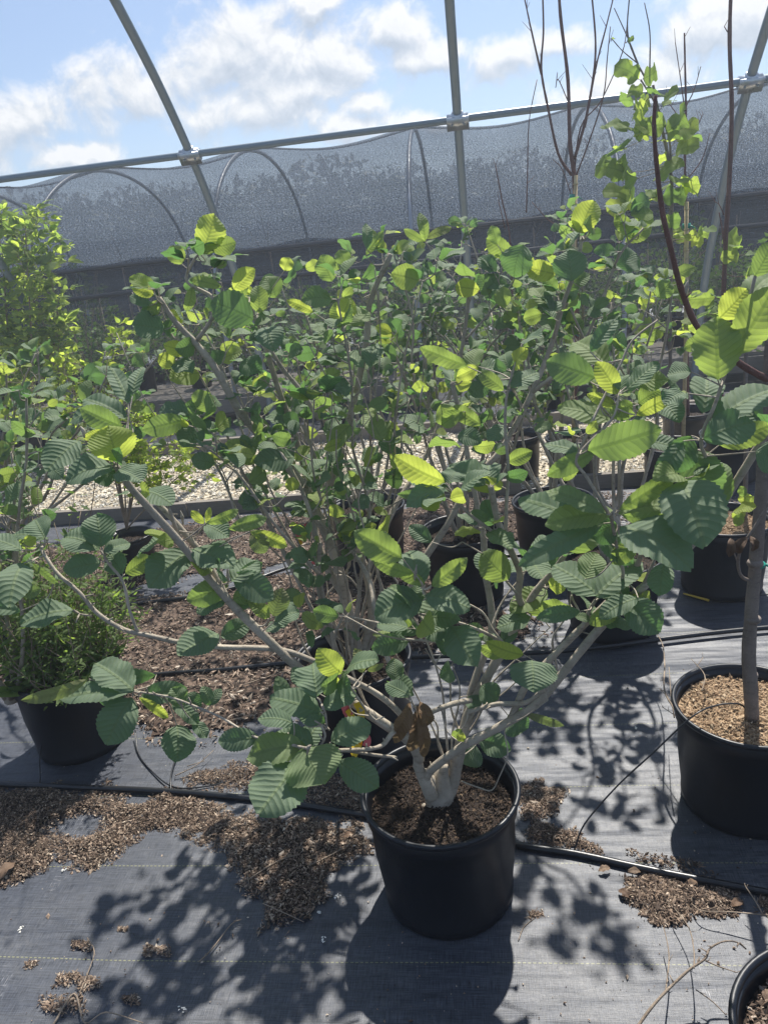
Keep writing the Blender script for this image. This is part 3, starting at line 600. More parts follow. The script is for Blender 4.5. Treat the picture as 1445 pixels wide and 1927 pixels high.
# ---- pots ---------------------------------------------------------------
POTM = {}
def pot_parts(parent, Rr=0.19, Hh=0.315, fill=0.045, soil='soilbed', chips='soil', nchips=2600, chipL=0.0042, detail=True):
    key = (round(Rr, 3), round(Hh, 3), fill, chips, nchips)
    if key in POTM:
        for src in POTM[key]:
            c = src.copy(); col.objects.link(c); c.parent = parent
            if src.children:
                for ch in src.children: d = ch.copy(); col.objects.link(d); d.parent = c
        return
    Rb = Rr * 0.86; made = []
    rip = (lambda a, z: 0.006 * np.clip(np.sin(a * 14), 0.6, 1) - 0.004) if detail else None
    mb = MB(); lathe(mb, [(Rb * 0.2, 0.006), (Rb - 0.012, 0.004), (Rb - 0.004, 0.0), (Rb, 0.008), (Rb + 0.001, 0.03), (Rb * 0.995, 0.034), (Rb + (Rr - Rb) * 0.45, Hh * 0.5), (Rr - 0.012, Hh - 0.055), (Rr - 0.004, Hh - 0.047), (Rr - 0.003, Hh - 0.012), (Rr - 0.009, Hh - 0.006), (Rr - 0.011, Hh - 0.03), (Rr - 0.020, Hh - 0.06), (Rb * .99, Hh * 0.4)], (0, 0, 0), 72, ripple=rip)
    p = mb.build('pot', M['pot'], parent); made.append(p)
    mb = MB(); A_ = [(Rr - 0.002, Hh - 0.014), (Rr + 0.004, Hh - 0.010), (Rr + 0.006, Hh - 0.002), (Rr + 0.003, Hh + 0.003), (Rr - 0.003, Hh + 0.003), (Rr - 0.008, Hh - 0.002), (Rr - 0.008, Hh - 0.014)]
    lathe(mb, A_, (0, 0, 0), 72); rim = mb.build('rim', M['pot'], p)
    mb = MB(); zs = Hh - fill; rr = np.linspace(0, Rr - 0.014, 16); an = np.arange(40) * 2 * math.pi / 40; V = []
    for r_ in rr:
        x = r_ * np.cos(an); y = r_ * np.sin(an); V.append(np.c_[x, y, zs + 0.012 * (vnoise(x, y, 18, 3) - .5) + 0.012 * np.exp(-(r_ / 0.07) ** 2) - 0.01 * (r_ / Rr) ** 4])
    idx = np.arange(16 * 40).reshape(16, 40); a, b = idx[:-1], idx[1:]
    mb.add(np.concatenate(V), np.stack([a, np.roll(a, -1, 1), np.roll(b, -1, 1), b], -1).reshape(-1, 4)); so_ = mb.build('soil', M[soil], parent); made.append(so_)
    if nchips:
        mb = MB(); th = rng.uniform(0, 6.283, nchips); r_ = (Rr - 0.018) * np.sqrt(rng.random(nchips)); x, y = r_ * np.cos(th), r_ * np.sin(th)
        Ls = chipL * rng.lognormal(0, .45, nchips)
        flakes(mb, np.c_[x, y, np.full(nchips, zs)], Ls, Ls * .5, Ls * .2, 0.012 * (vnoise(x, y, 18, 3) - .5) + 0.012 * np.exp(-(r_ / 0.07) ** 2) - 0.01 * (r_ / Rr) ** 4 + rng.uniform(0, .006, nchips), np.stack([rng.beta(1.4, 2.4, nchips), rng.random(nchips), x * 0], 1))
        o = mb.build('mulch', M[chips], parent, False); o['kind'] = 'stuff'; made.append(o)
    POTM[key] = made

# ---- procedural branching shrub ---------------------------------------------
def cluster(mb, P, d, n, size, up, ymix, kind=wf_round, res=(4, 8), ratio=0.78, twig=None, spread=1.0, soft=False):
    for i in range(n):
        a = rnd.uniform(0, 6.28) if n > 1 else rnd.uniform(0, 6.28); side = np.array([math.cos(a), math.sin(a), 0])
        L = size * rnd.choice((.5, .7, .85, 1, 1.1, 1.3)) * rnd.uniform(.85, 1.15); m = nrmz(side * spread * rnd.uniform(.7, 1.3) + d * rnd.uniform(.2, .9) + np.array([0, 0, rnd.uniform(-.55, .45)]))
        r = rnd.random()
        if r < up: tl_ = rnd.uniform(2, 42); yw = rnd.uniform(-110, 110); tint = (max(0, rnd.gauss(0, .06)), rnd.random(), 0)
        else: tl_ = rnd.uniform(50, 100); yw = rnd.uniform(-85, 85); tint = (rnd.choice((.03, .1, .25, .6)) * rnd.uniform(.6, 1.2), rnd.random(), 0)
        if rnd.random() < ymix: tint = (rnd.uniform(.55, 1), .8, 0); L *= .75
        if soft: tint = (min(1, tint[0] + rnd.uniform(.1, .5)), tint[1], 0)
        B = P + side * 0.008 + m * 0.006; leaf(mb, B, B + m * L, tilt_n(tl_, yw), L * ratio * rnd.uniform(.78, 1.06), kind, res, tint, rnd.uniform(.05, .32), rnd.uniform(.05, .38), rnd.uniform(.02, .09), 0.03)
        if twig is not None: tube(twig, [P - m * 0.004, B + m * .002], 0.001, 0.0008, 4, 1, cap=False)
def sub_branches(st, lf, P, t0, dens, tl, lsize, n_leaf, up, ymix, r=0.0024, kind=wf_round, res=(4, 8), ratio=.78, soft=False, rec=True, yfilter=None, zmin=0.0):
    P = np.asarray(P); seg = np.linalg.norm(np.diff(P, axis=0), axis=1); cum = np.r_[0, np.cumsum(seg)]; Lt = cum[-1]; s = t0 * Lt
    while s < Lt:
        i = min(len(P) - 2, int(np.searchsorted(cum, s) - 1)); i = max(i, 0); A = P[i] + (P[i + 1] - P[i]) * ((s - cum[i]) / (seg[i] + 1e-9)); D = nrmz(P[i + 1] - P[i])
        s += dens * rnd.uniform(.6, 1.5)
        if A[2] < zmin or (yfilter and not yfilter(A)): continue
        a = rnd.uniform(0, 6.28); side = nrmz(np.cross(D, [math.cos(a), math.sin(a), .3])); L = tl * rnd.uniform(.5, 1.3)
        d1 = nrmz(D * .7 + side * .9 + np.array([0, 0, .25])); C = [A, A + d1 * L * .5 + side * .01, A + nrmz(d1 + np.array([0, 0, .35])) * L]
        Cc = tube(st, C, r, r * .5, 5, 3, bumpy=.1, cap=False)
        cluster(lf, C[-1], nrmz(C[-1] - C[0]), n_leaf, lsize, up, ymix, kind, res, ratio, st, soft=soft)
        if L > tl * .7 and rec:
            d2 = nrmz(d1 + side * .5 - np.array([0, 0, .1])); E2 = C[1] + d2 * L * .5; tube(st, [C[1], E2], r * .7, r * .4, 4, 1, cap=False); cluster(lf, E2, d2, max(2, n_leaf - 1), lsize * .9, up, ymix, kind, res, ratio, st, soft=soft)
    cluster(lf, P[-1], nrmz(P[-1] - P[-2]), n_leaf, lsize, up, ymix, kind, res, ratio, st, soft=soft)
def fan(st, base, n, L, spread, r=0.009, lean=(0, 0), zig=.05, az0=0.0):
    out = []
    for i in range(n):
        a = az0 + 6.283 * i / n + rnd.uniform(-.4, .4); sp = spread * rnd.uniform(.5, 1.15); Li = L * rnd.uniform(.8, 1.1); P = [base + np.array([math.cos(a), math.sin(a), 0]) * .02]
        for k in range(1, 7):
            t = k / 6; P.append(base + np.array([math.cos(a) * sp * t ** .8 + lean[0] * t, math.sin(a) * sp * t ** .8 + lean[1] * t, Li * t]) + rng.normal(0, zig * .35, 3) * (k > 0))
        out.append(tube(st, P, r * rnd.uniform(.7, 1.1), r * .35, 7, 3, bumpy=.08))
    return out
def plant_root(name, x, y, z=0.0): return empty(name, (x, y, z))
def rel(o, t): o.matrix_parent_inverse = Matrix.Translation(-t.location); return o

# ================================================================ 1. the front shrub
BX, BY = 0.058, 1.53
t1 = plant_root('potted_shrub', BX, BY); pot_parts(t1, nchips=5200)
st = MB(); S = []
Yb = 1.53
S.append(px_stem(st, [(828, 1545, 1.53), (826, 1520, 1.53), (822, 1490, 1.53), (806, 1468, 1.52), (798, 1452, 1.51)], 0.030, 0.010, 16, bumpy=.12))
tube(st, [W(828, 1556, 1.53), W(828, 1540, 1.53), W(827, 1515, 1.53), W(828, 1490, 1.53), W(830, 1462, 1.53), W(838, 1440, 1.53)], 0, 0, 18, 5, rr=[.044, .038, .035, .031, .020, .008], bumpy=.05)
for (x_, y_, r_) in [(800, 1532, .022), (842, 1524, .024), (822, 1520, .030), (838, 1500, .019), (812, 1492, .018), (800, 1545, .010), (856, 1545, .010)]:
    c_ = W(x_, y_, 1.525); tube(st, [c_ - ZZ * r_ * 1.3, c_ - ZZ * r_ * .5, c_ + ZZ * r_ * .5, c_ + ZZ * r_ * 1.4], 0, 0, 10, 3, rr=[r_ * .5, r_, r_ * .9, r_ * .15], bumpy=.08)
S.append(px_stem(st, [(830, 1540, 1.535), (838, 1505, 1.54), (850, 1470, 1.545), (862, 1420, 1.55), (872, 1370, 1.56)], 0.024, 0.0135, 12))
S.append(px_stem(st, [(812, 1500, 1.50), (800, 1470, 1.50), (788, 1445, 1.50), (786, 1425, 1.50)], 0.017, 0.011, 10))
# long right limb
S.append(px_stem(st, [(800, 1470, 1.50), (812, 1448, 1.49), (870, 1405, 1.47), (940, 1368, 1.45), (1005, 1328, 1.43), (1052, 1275, 1.42), (1130, 1180, 1.41), (1215, 1100, 1.40), (1290, 1035, 1.39), (1345, 965, 1.38), (1395, 890, 1.37), (1450, 800, 1.36)], 0.0105, 0.0075, 9))
S.append(px_stem(st, [(962, 1352, 1.45), (990, 1290, 1.46), (1040, 1235, 1.46), (1100, 1175, 1.45), (1160, 1115, 1.44), (1195, 1070, 1.43), (1210, 1030, 1.42)], 0.0085, 0.0055, 8))
S.append(px_stem(st, [(880, 1340, 1.45), (935, 1325, 1.45), (990, 1322, 1.44), (1030, 1290, 1.42)], 0.005, 0.006, 8))
# centre-right limb
S.append(px_stem(st, [(862, 1420, 1.55), (880, 1350, 1.56), (905, 1295, 1.57), (950, 1215, 1.58), (985, 1150, 1.58), (1010, 1110, 1.58), (1040, 1075, 1.58), (1062, 1045, 1.57)], 0.014, 0.006, 9))
S.append(px_stem(st, [(988, 1150, 1.58), (975, 1120, 1.57), (978, 1080, 1.56), (965, 1045, 1.55), (948, 1010, 1.54), (935, 975, 1.53), (923, 915, 1.52)], 0.0085, 0.0065, 8))
S.append(px_stem(st, [(962, 1035, 1.55), (925, 1000, 1.53), (880, 965, 1.52), (850, 930, 1.51)], 0.0045, 0.003, 7))
S.append(px_stem(st, [(950, 1025, 1.56), (952, 960, 1.58), (956, 880, 1.6), (950, 800, 1.62), (956, 730, 1.64), (985, 640, 1.66)], 0.0045, 0.0025, 7))
S.append(px_stem(st, [(870, 1380, 1.56), (890, 1290, 1.6), (925, 1180, 1.66), (912, 1070, 1.7), (908, 1000, 1.72), (885, 890, 1.75), (872, 810, 1.78), (850, 720, 1.8)], 0.0105, 0.005, 8))
# left long limb to the big cluster
S.append(px_stem(st, [(790, 1430, 1.50), (770, 1395, 1.49), (720, 1360, 1.48), (660, 1320, 1.47), (600, 1283, 1.46), (555, 1250, 1.45), (490, 1190, 1.44), (430, 1130, 1.43), (375, 1065, 1.42), (330, 1010, 1.41), (285, 960, 1.40), (245, 915, 1.39), (218, 875, 1.38)], 0.0125, 0.006, 9))
S.append(px_stem(st, [(430, 1130, 1.43), (385, 1050, 1.45), (345, 1000, 1.46), (300, 950, 1.47), (262, 922, 1.48)], 0.008, 0.005, 8))
S.append(px_stem(st, [(350, 1040, 1.44), (330, 990, 1.43), (318, 955, 1.43)], 0.0045, 0.003, 7))
# long low wandering branch to far left
S.append(px_stem(st, [(785, 1385, 1.5), (745, 1335, 1.49), (700, 1300, 1.48), (640, 1270, 1.47), (580, 1240, 1.46), (520, 1222, 1.45), (420, 1218, 1.44), (355, 1212, 1.43), (285, 1197, 1.42), (235, 1185, 1.42), (185, 1155, 1.43), (150, 1115, 1.44), (110, 1080, 1.46), (85, 1045, 1.48), (75, 1025, 1.49)], 0.0075, 0.0032, 8))
S.append(px_stem(st, [(262, 1195, 1.42), (245, 1150, 1.43), (232, 1095, 1.44), (205, 1060, 1.45), (192, 1035, 1.46)], 0.0036, 0.0026, 7))
S.append(px_stem(st, [(165, 1158, 1.43), (150, 1155, 1.43), (138, 1148, 1.42)], 0.002, 0.0016, 6))
# pale bent branch crossing before trunk and forward cluster
S.append(px_stem(st, [(885, 1318, 1.46), (850, 1325, 1.42), (800, 1345, 1.38), (770, 1362, 1.35), (740, 1378, 1.31), (720, 1402, 1.27), (690, 1410, 1.23), (640, 1412, 1.19), (600, 1412, 1.16), (575, 1408, 1.15)], 0.0062, 0.0032, 8))
S.append(px_stem(st, [(735, 1372, 1.31), (700, 1350, 1.29), (668, 1305, 1.27), (645, 1270, 1.26), (640, 1262, 1.26)], 0.0028, 0.0018, 7))
S.append(px_stem(st, [(745, 1425, 1.36), (700, 1420, 1.30), (655, 1413, 1.22), (610, 1408, 1.17)], 0.0035, 0.003, 7))
S.append(px_stem(st, [(615, 1370, 1.2), (612, 1340, 1.2), (600, 1315, 1.2)], 0.0022, 0.0018, 6)); S.append(px_stem(st, [(600, 1410, 1.17), (612, 1385, 1.18), (605, 1365, 1.19), (615, 1370, 1.2)], 0.0022, 0.0022, 6))
S.append(px_stem(st, [(575, 1408, 1.15), (520, 1395, 1.2), (475, 1385, 1.25), (420, 1352, 1.30), (370, 1330, 1.34), (320, 1312, 1.37), (250, 1300, 1.4)], 0.0028, 0.002, 7))
# small centre branches
S.append(px_stem(st, [(940, 1205, 1.57), (900, 1185, 1.53), (850, 1168, 1.49), (790, 1155, 1.46)], 0.0042, 0.0026, 7)); S.append(px_stem(st, [(850, 1168, 1.49), (820, 1140, 1.46), (800, 1118, 1.43), (796, 1105, 1.42)], 0.0026, 0.002, 6))
S.append(px_stem(st, [(862, 1210, 1.5), (790, 1205, 1.5), (720, 1195, 1.52), (650, 1160, 1.55)], 0.0032, 0.0018, 6))
S.append(px_stem(st, [(845, 1440, 1.53), (838, 1370, 1.5), (830, 1290, 1.47), (800, 1200, 1.46), (770, 1150, 1.46)], 0.0034, 0.002, 6))
S.append(px_stem(st, [(1090, 1190, 1.44), (1120, 1130, 1.42), (1170, 1090, 1.40), (1160, 1030, 1.36), (1150, 975, 1.32), (1155, 962, 1.30)], 0.0042, 0.0028, 7))
S.append(px_stem(st, [(1210, 1100, 1.4), (1250, 1010, 1.37), (1275, 930, 1.34), (1290, 900, 1.33)], 0.0034, 0.002, 6))
S.append(px_stem(st, [(1345, 965, 1.38), (1335, 880, 1.35), (1318, 830, 1.33), (1345, 760, 1.31), (1365, 700, 1.30), (1400, 600, 1.29), (1420, 520, 1.28)], 0.004, 0.0028, 7))
S.append(px_stem(st, [(1150, 975, 1.32), (1105, 900, 1.34), (1085, 860, 1.35), (1150, 790, 1.37), (1165, 740, 1.38)], 0.0034, 0.002, 6))
S.append(px_stem(st, [(1085, 860, 1.35), (1120, 780, 1.4), (1165, 690, 1.44), (1190, 640, 1.46), (1240, 600, 1.48)], 0.0034, 0.002, 6))
S.append(px_stem(st, [(1200, 1300, 1.44), (1200, 1300, 1.44)], 0.0001, 0.0001, 4, 1)) if False else None
# dead snag with drooping stem at the right of the pot
S.append(px_stem(st, [(868, 1470, 1.47), (900, 1482, 1.44), (925, 1487, 1.42), (940, 1460, 1.41), (955, 1420, 1.4), (950, 1370, 1.4), (985, 1350, 1.39), (1030, 1318, 1.38)], 0.0018, 0.0012, 6))
rnd.seed(8)
for (x0, y0, x1, y1, x2, y2, dY) in [(850, 1430, 862, 1330, 850, 1250, .04), (858, 1440, 900, 1340, 985, 1270, .05), (845, 1445, 820, 1360, 742, 1290, .06), (866, 1400, 915, 1300, 900, 1180, .10), (840, 1440, 800, 1340, 745, 1230, .12), (880, 1360, 930, 1280, 1035, 1180, .08), (600, 1260, 560, 1180, 520, 1100, .0), (700, 1345, 660, 1240, 655, 1150, .05), (870, 1390, 845, 1280, 800, 1220, .12), (1052, 1275, 1040, 1200, 1075, 1120, -.05), (950, 1215, 905, 1150, 820, 1100, .04), (925, 1180, 960, 1110, 1000, 1040, .12), (720, 1360, 690, 1330, 660, 1260, .03), (1130, 1180, 1175, 1120, 1180, 1050, -.1), (975, 1120, 930, 1060, 870, 1020, .05), (1100, 1175, 1075, 1120, 1085, 1060, -.02)]:
    S.append(px_stem(st, [(x0, y0, 1.52 + dY * .3), ((x0 + x1) / 2 + rnd.uniform(-9, 9), (y0 + y1) / 2, 1.52 + dY * .5), (x1, y1, 1.52 + dY * .7), ((x2 + x1) / 2 + rnd.uniform(-9, 9), (y2 + y1) / 2, 1.52 + dY * .9), (x2, y2, 1.52 + dY)], .0034, .0013, 6, bumpy=.15))
for s_ in S[:24]:                          # nodes and short spurs
    for _ in range(max(2, len(s_) // 5)):
        i_ = rnd.randrange(1, len(s_)); d_ = nrmz(rng.normal(0, 1, 3) + ZZ * .4); L_ = rnd.uniform(.008, .022); tube(st, [s_[i_], s_[i_] + d_ * L_], .0024, .0012, 5, 1)
SS = [s for s in S if s is not None]
lf = MB(); tw = []; HL = []
def LV(Y, rows):
    for e in rows: P = px_leaf(lf, e, Y, tw)
LV(1.15, [(572, 1407, 607, 1474, 108, 'b', .01), (562, 1432, 487, 1530, 98, 'p', .02), (578, 1405, 464, 1424, 58, 'b', .03), (592, 1402, 524, 1376, 40, 'p', .05), (622, 1396, 697, 1362, 52, 'p', .03), (637, 1432, 711, 1482, 56, 'd', .03), (560, 1425, 600, 1360, 40, 'd', .09)])
LV(1.2, [(597, 1312, 587, 1243, 74, 'p'), (604, 1340, 508, 1312, 56, 'p'), (553, 1362, 487, 1351, 34, 'p'), (606, 1335, 668, 1305, 38, 'p'), (572, 1363, 606, 1352, 22, 'p'), (612, 1362, 560, 1325, 40, 'd', .05), (643, 1268, 600, 1224, 46, 'y', .05), (684, 1266, 668, 1222, 28, 'o', .1), (640, 1285, 612, 1262, 18, 'y', .06), (690, 1262, 722, 1250, 12, 'o', .1), (488, 1388, 411, 1394, 42, 'd', .06), (560, 1350, 520, 1275, 34, 'm', .14), (590, 1300, 548, 1258, 30, 'd', .12)])
LV(1.4, [(252, 1301, 180, 1247, 62, 'p'), (246, 1303, 114, 1312, 40, 'p'), (168, 1278, 42, 1320, 24, 'o'), (250, 1312, 200, 1400, 68, 'd'), (262, 1312, 318, 1352, 18, 'y'), (265, 1310, 350, 1296, 40, 'd', .02), (333, 1364, 335, 1432, 60, 'd'), (345, 1328, 325, 1294, 36, 'm', -.02), (345, 1310, 378, 1330, 36, 'd', .03), (395, 1328, 382, 1292, 24, 'm'), (395, 1328, 416, 1296, 20, 'd'), (322, 1318, 374, 1362, 30, 'd'), (362, 1358, 390, 1388, 24, 'd'), (235, 1305, 185, 1318, 30, 'd', .03), (295, 1270, 170, 1272, 34, 'm', .06)])
LV(1.385, [(222, 868, 205, 802, 84, 'y', -.02), (214, 880, 124, 902, 50, 'p', -.03), (222, 884, 266, 905, 56, 'p', -.04), (197, 810, 158, 826, 16, 'y'), (214, 870, 190, 835, 14, 't'), (150, 828, 88, 885, 56, 'p', .04), (232, 805, 152, 770, 42, 't', .06), (240, 790, 158, 748, 40, 'p', .09), (242, 760, 208, 690, 34, 'p', .1), (250, 745, 268, 688, 26, 'p', .1), (236, 765, 130, 790, 30, 'p', .12), (218, 886, 178, 905, 40, 'd')])
LV(1.44, [(357, 1038, 280, 1104, 66, 'p'), (362, 1033, 440, 1065, 58, 'p', -.02), (384, 988, 430, 1010, 40, 'p'), (388, 985, 450, 960, 20, 't'), (430, 995, 502, 975, 28, 't'), (470, 1000, 542, 1028, 26, 'y'), (475, 1000, 500, 1040, 36, 'o'), (436, 1095, 482, 1052, 44, 'p'), (440, 1080, 512, 1128, 52, 'd', .03), (430, 1098, 354, 1130, 48, 't'), (425, 1128, 370, 1150, 34, 'p', -.02), (438, 1128, 478, 1112, 34, 't'), (446, 1148, 475, 1108, 34, 'm', .02), (514, 1160, 532, 1108, 38, 'o'), (508, 1163, 470, 1132, 26, 't'), (516, 1170, 562, 1150, 38, 'p'), (412, 1192, 336, 1232, 54, 'p', -.02), (415, 1198, 470, 1172, 38, 'd', .02), (385, 985, 360, 962, 16, 'y'), (388, 985, 395, 955, 12, 'y'), (440, 1090, 495, 1060, 30, 'm', .02)])
LV(1.46, [(45, 1060, 18, 1138, 58, 'p'), (85, 1012, 66, 976, 48, 'p'), (45, 1022, 68, 1012, 22, 'y'), (42, 1035, -30, 1010, 34, 'p'), (92, 1015, 20, 1005, 24, 'p', .05), (188, 1036, 120, 1008, 58, 'p'), (192, 1030, 182, 966, 60, 'd'), (192, 1058, 120, 1072, 42, 'd'), (194, 1040, 245, 1022, 26, 'p'), (232, 1080, 208, 1042, 42, 'd'), (236, 1080, 284, 1048, 34, 't'), (140, 1148, 38, 1172, 44, 'p'), (60, 1058, 112, 1102, 12, 't'), (40, 1150, -40, 1140, 30, 'd')])
LV(1.42, [(796, 1130, 706, 1158, 68, 'p'), (800, 1120, 884, 1142, 52, 'p', -.02), (792, 1105, 768, 1034, 56, 'p', .02), (758, 1052, 668, 1002, 54, 't', -.02), (782, 1082, 700, 1054, 26, 't'), (812, 1104, 878, 1052, 34, 't', -.02), (812, 1102, 850, 1060, 22, 'm'), (800, 1100, 745, 1070, 24, 't', .02), (848, 1177, 893, 1252, 66, 'p', -.03), (846, 1175, 802, 1200, 40, 'p'), (840, 1180, 850, 1235, 34, 'm', .05), (1000, 1242, 1003, 1300, 84, 'p', -.06), (985, 1232, 917, 1210, 30, 'y', -.04), (952, 1232, 902, 1218, 24, 't'), (770, 1308, 726, 1286, 32, 'p', -.04), (790, 1190, 730, 1170, 40, 'd', .1), (770, 1206, 700, 1220, 40, 'd', .12)])
LV(1.52, [(958, 1090, 906, 1042, 58, 't'), (838, 908, 742, 862, 46, 'y', -.02), (840, 910, 772, 900, 40, 'p'), (845, 910, 858, 885, 44, 'p', .03), (838, 918, 765, 950, 38, 'p'), (918, 928, 917, 897, 56, 'y', .02), (820, 930, 750, 930, 20, 'm', .1), (1000, 1160, 935, 1180, 34, 'p', .05), (1030, 1110, 960, 1150, 44, 'b', .08), (1020, 1160, 990, 1110, 40, 't', .1), (905, 1290, 935, 1318, 44, 'd', .0), (900, 1392, 960, 1412, 44, 'd', .08), (895, 1402, 870, 1436, 56, 'd', .1), (955, 1345, 990, 1372, 56, 'd', .06), (985, 1342, 1060, 1366, 16, 'o', -.08), (905, 1210, 870, 1180, 50, 'm', .05), (812, 1020, 770, 990, 30, 'd', .1), (868, 1372, 852, 1388, 20, 't', -.1), (880, 1310, 900, 1335, 30, 'd', .05), (862, 1395, 872, 1380, 16, 'y', -.15)])
LV(1.31, [(1105, 848, 1240, 808, 66, 't', -.03), (1140, 968, 1028, 920, 36, 'b'), (1158, 962, 1026, 985, 50, 'b', .01), (1164, 960, 1275, 890, 34, 't'), (1162, 968, 1270, 950, 34, 'b', .02), (1168, 970, 1262, 975, 24, 't'), (1100, 985, 975, 935, 52, 'p', .06), (1165, 990, 1302, 1062, 84, 'p', -.02), (1135, 985, 978, 1062, 44, 'd', .04), (1280, 903, 1325, 1020, 108, 'p', -.02), (1296, 845, 1345, 935, 78, 'm', .04), (1285, 830, 1235, 905, 40, 'd', .02), (1128, 1122, 1042, 1062, 56, 'p', .06), (1100, 1090, 1122, 1040, 50, 'b', .03), (1120, 1125, 1205, 1055, 56, 'p', .05), (1092, 1150, 1010, 1162, 30, 'd', .1), (1075, 1150, 1020, 1135, 34, 't', .12), (1178, 1130, 1240, 1190, 64, 'd', .05), (1200, 1125, 1128, 1160, 38, 'p', .02), (1160, 985, 1112, 1010, 60, 'm', .03), (1120, 1000, 1190, 1060, 44, 'd', .08), (1250, 1060, 1240, 1120, 46, 'd', .04), (1200, 1020, 1150, 1060, 36, 't', .06), (1170, 1130, 1110, 1175, 34, 't', .08)])
LV(1.30, [(1350, 716, 1346, 598, 84, 't', -.02), (1322, 826, 1420, 792, 66, 'd'), (1352, 838, 1450, 800, 44, 't', .03), (1322, 778, 1330, 705, 60, 'p', .02), (1340, 798, 1460, 728, 62, 'p'), (1352, 600, 1405, 545, 52, 'y', .02), (1378, 668, 1460, 540, 74, 't', -.02), (1385, 600, 1470, 510, 60, 'b', .04), (1418, 522, 1452, 455, 40, 't'), (1300, 820, 1262, 888, 56, 'm', .04), (1290, 740, 1250, 760, 40, 'p', .03), (1420, 850, 1470, 870, 60, 'd', .0), (1335, 640, 1285, 655, 26, 't', .06), (1300, 700, 1255, 705, 34, 'p', .06)])
LV(1.40, [(1162, 742, 1122, 682, 40, 'y'), (1186, 722, 1258, 712, 36, 'b'), (1160, 765, 1105, 742, 22, 'y'), (1196, 782, 1262, 748, 26, 'y', -.02), (1196, 780, 1145, 770, 22, 't', -.02), (1200, 760, 1240, 735, 40, 't', .02), (1150, 792, 1050, 765, 40, 'b'), (1150, 785, 1190, 760, 36, 't'), (1120, 712, 1028, 680, 58, 'm', .02), (1140, 690, 1080, 640, 60, 'b', .08), (1110, 662, 1160, 600, 30, 'd', .08), (1120, 850, 1030, 895, 36, 't'), (1105, 855, 1025, 835, 28, 'p', .02), (1235, 560, 1262, 530, 34, 't', .08), (1085, 700, 1060, 665, 36, 'd', .1), (1240, 760, 1280, 790, 40, 'p', .1), (1210, 830, 1280, 845, 30, 'p', .15), (1095, 840, 1060, 905, 34, 't', .04)])
LV(1.62, [(948, 735, 900, 700, 28, 't'), (960, 730, 1012, 700, 34, 'p'), (880, 690, 790, 655, 32, 't', .05), (885, 695, 900, 655, 34, 'b', .1), (900, 690, 860, 710, 28, 'y', .1), (895, 700, 950, 690, 30, 'p', .1), (870, 775, 830, 800, 30, 't', .1), (905, 800, 850, 765, 30, 't', .1), (950, 800, 920, 830, 32, 'p', .05), (955, 870, 1000, 850, 30, 't', .02), (830, 760, 850, 800, 40, 't', .12), (860, 820, 905, 830, 34, 'd', .1)])
rnd.seed(44)
for k_, (t0_, dn_) in {3: (.45, .17), 4: (.4, .13), 6: (.35, .11), 7: (.2, .12), 8: (.1, .09), 9: (.15, .10), 10: (.3, .10), 11: (.55, .22), 12: (.3, .16), 18: (.2, .12), 25: (.2, .1), 26: (.2, .1), 28: (.2, .1), 30: (.4, .12), 33: (.3, .1), 35: (.3, .1), 37: (.2, .1)}.items():
    if k_ < len(SS): sub_branches(st, lf, SS[k_], t0_ + .12, dn_ * 1.5, .05, .068, 3, .62, .14, r=.0018, res=(6, 14), rec=False, zmin=.62)
o = lf.build('foliage', M['leaf'], t1); rel(o, t1)
connect(st, tw, SS)
# buds at some tips
for (x, y, Y, dx, dy) in [(160, 812, 1.38, -8, -10), (345, 975, 1.45, -5, -14), (372, 972, 1.45, 2, -14), (780, 1080, 1.41, 4, -18), (846, 1078, 1.41, 3, -14), (790, 745, 1.7, 6, -20), (1290, 540, 1.35, 4, -12), (430, 1085, 1.44, -2, -18), (578, 1408, 1.14, 8, -6)]:
    tube(st, [W(x, y + 12, Y), W(x + dx * .4, y - 2, Y), W(x + dx, y + dy, Y)], 0.0, 0.0, 6, 3, rr=[.0016, .0038, .0006])
o = st.build('stems', M['bark'], t1); rel(o, t1)
for e in [(782, 1335, 774, 1415, 30, 'x', -.1), (772, 1320, 742, 1400, 24, 'x', -.1), (785, 1325, 800, 1430, 22, 'x', -.12), (790, 1320, 805, 1370, 24, 'x', -.12), (768, 1330, 745, 1380, 30, 'x', -.12)]:
    dl = MB(); px_leaf(dl, e, 1.47, None); o = dl.build('dead_leaf', M['leaf'], t1); rel(o, t1); o['label'] = 'brown withered hanging leaf'
tag(t1, 'large broad leaved shrub in the round black pot at front centre', 'potted shrub', None)

# ================================================================ 2. shrub right behind it
def hero(mb, Y, rows, res=(6, 18)):
    for e in rows: px_leaf(mb, e, Y, TW, res)
TW = []
def bottom_of(x, y, z=0.0): g = G(x, y, z); return g[0], g[1]
c2 = G(664, 1247, 0.29); t2 = plant_root('potted_shrub', c2[0], c2[1]); pot_parts(t2, nchips=2600)
st = MB(); S = []
Yc = c2[1]; b2 = np.array([c2[0], c2[1], 0.27])
S.append(px_stem(st, [(690, 1262, Yc), (668, 1210, Yc), (655, 1150, Yc), (640, 1080, Yc), (620, 1020, Yc - .02), (590, 950, Yc - .05), (560, 900, Yc - .06), (510, 840, Yc - .08), (455, 780, Yc - .1), (410, 700, Yc - .1), (372, 650, Yc - .1), (330, 605, Yc - .1), (300, 560, Yc - .1)], 0.021, 0.006, 10))
S.append(px_stem(st, [(372, 640, Yc - .1), (398, 600, Yc - .1), (400, 560, Yc - .1), (352, 530, Yc - .1), (365, 490, Yc - .1), (385, 470, Yc - .1)], 0.006, 0.003, 7))
S.append(px_stem(st, [(600, 790, Yc), (570, 740, Yc), (530, 690, Yc), (500, 640, Yc), (480, 595, Yc), (470, 560, Yc)], 0.007, 0.0035, 7))
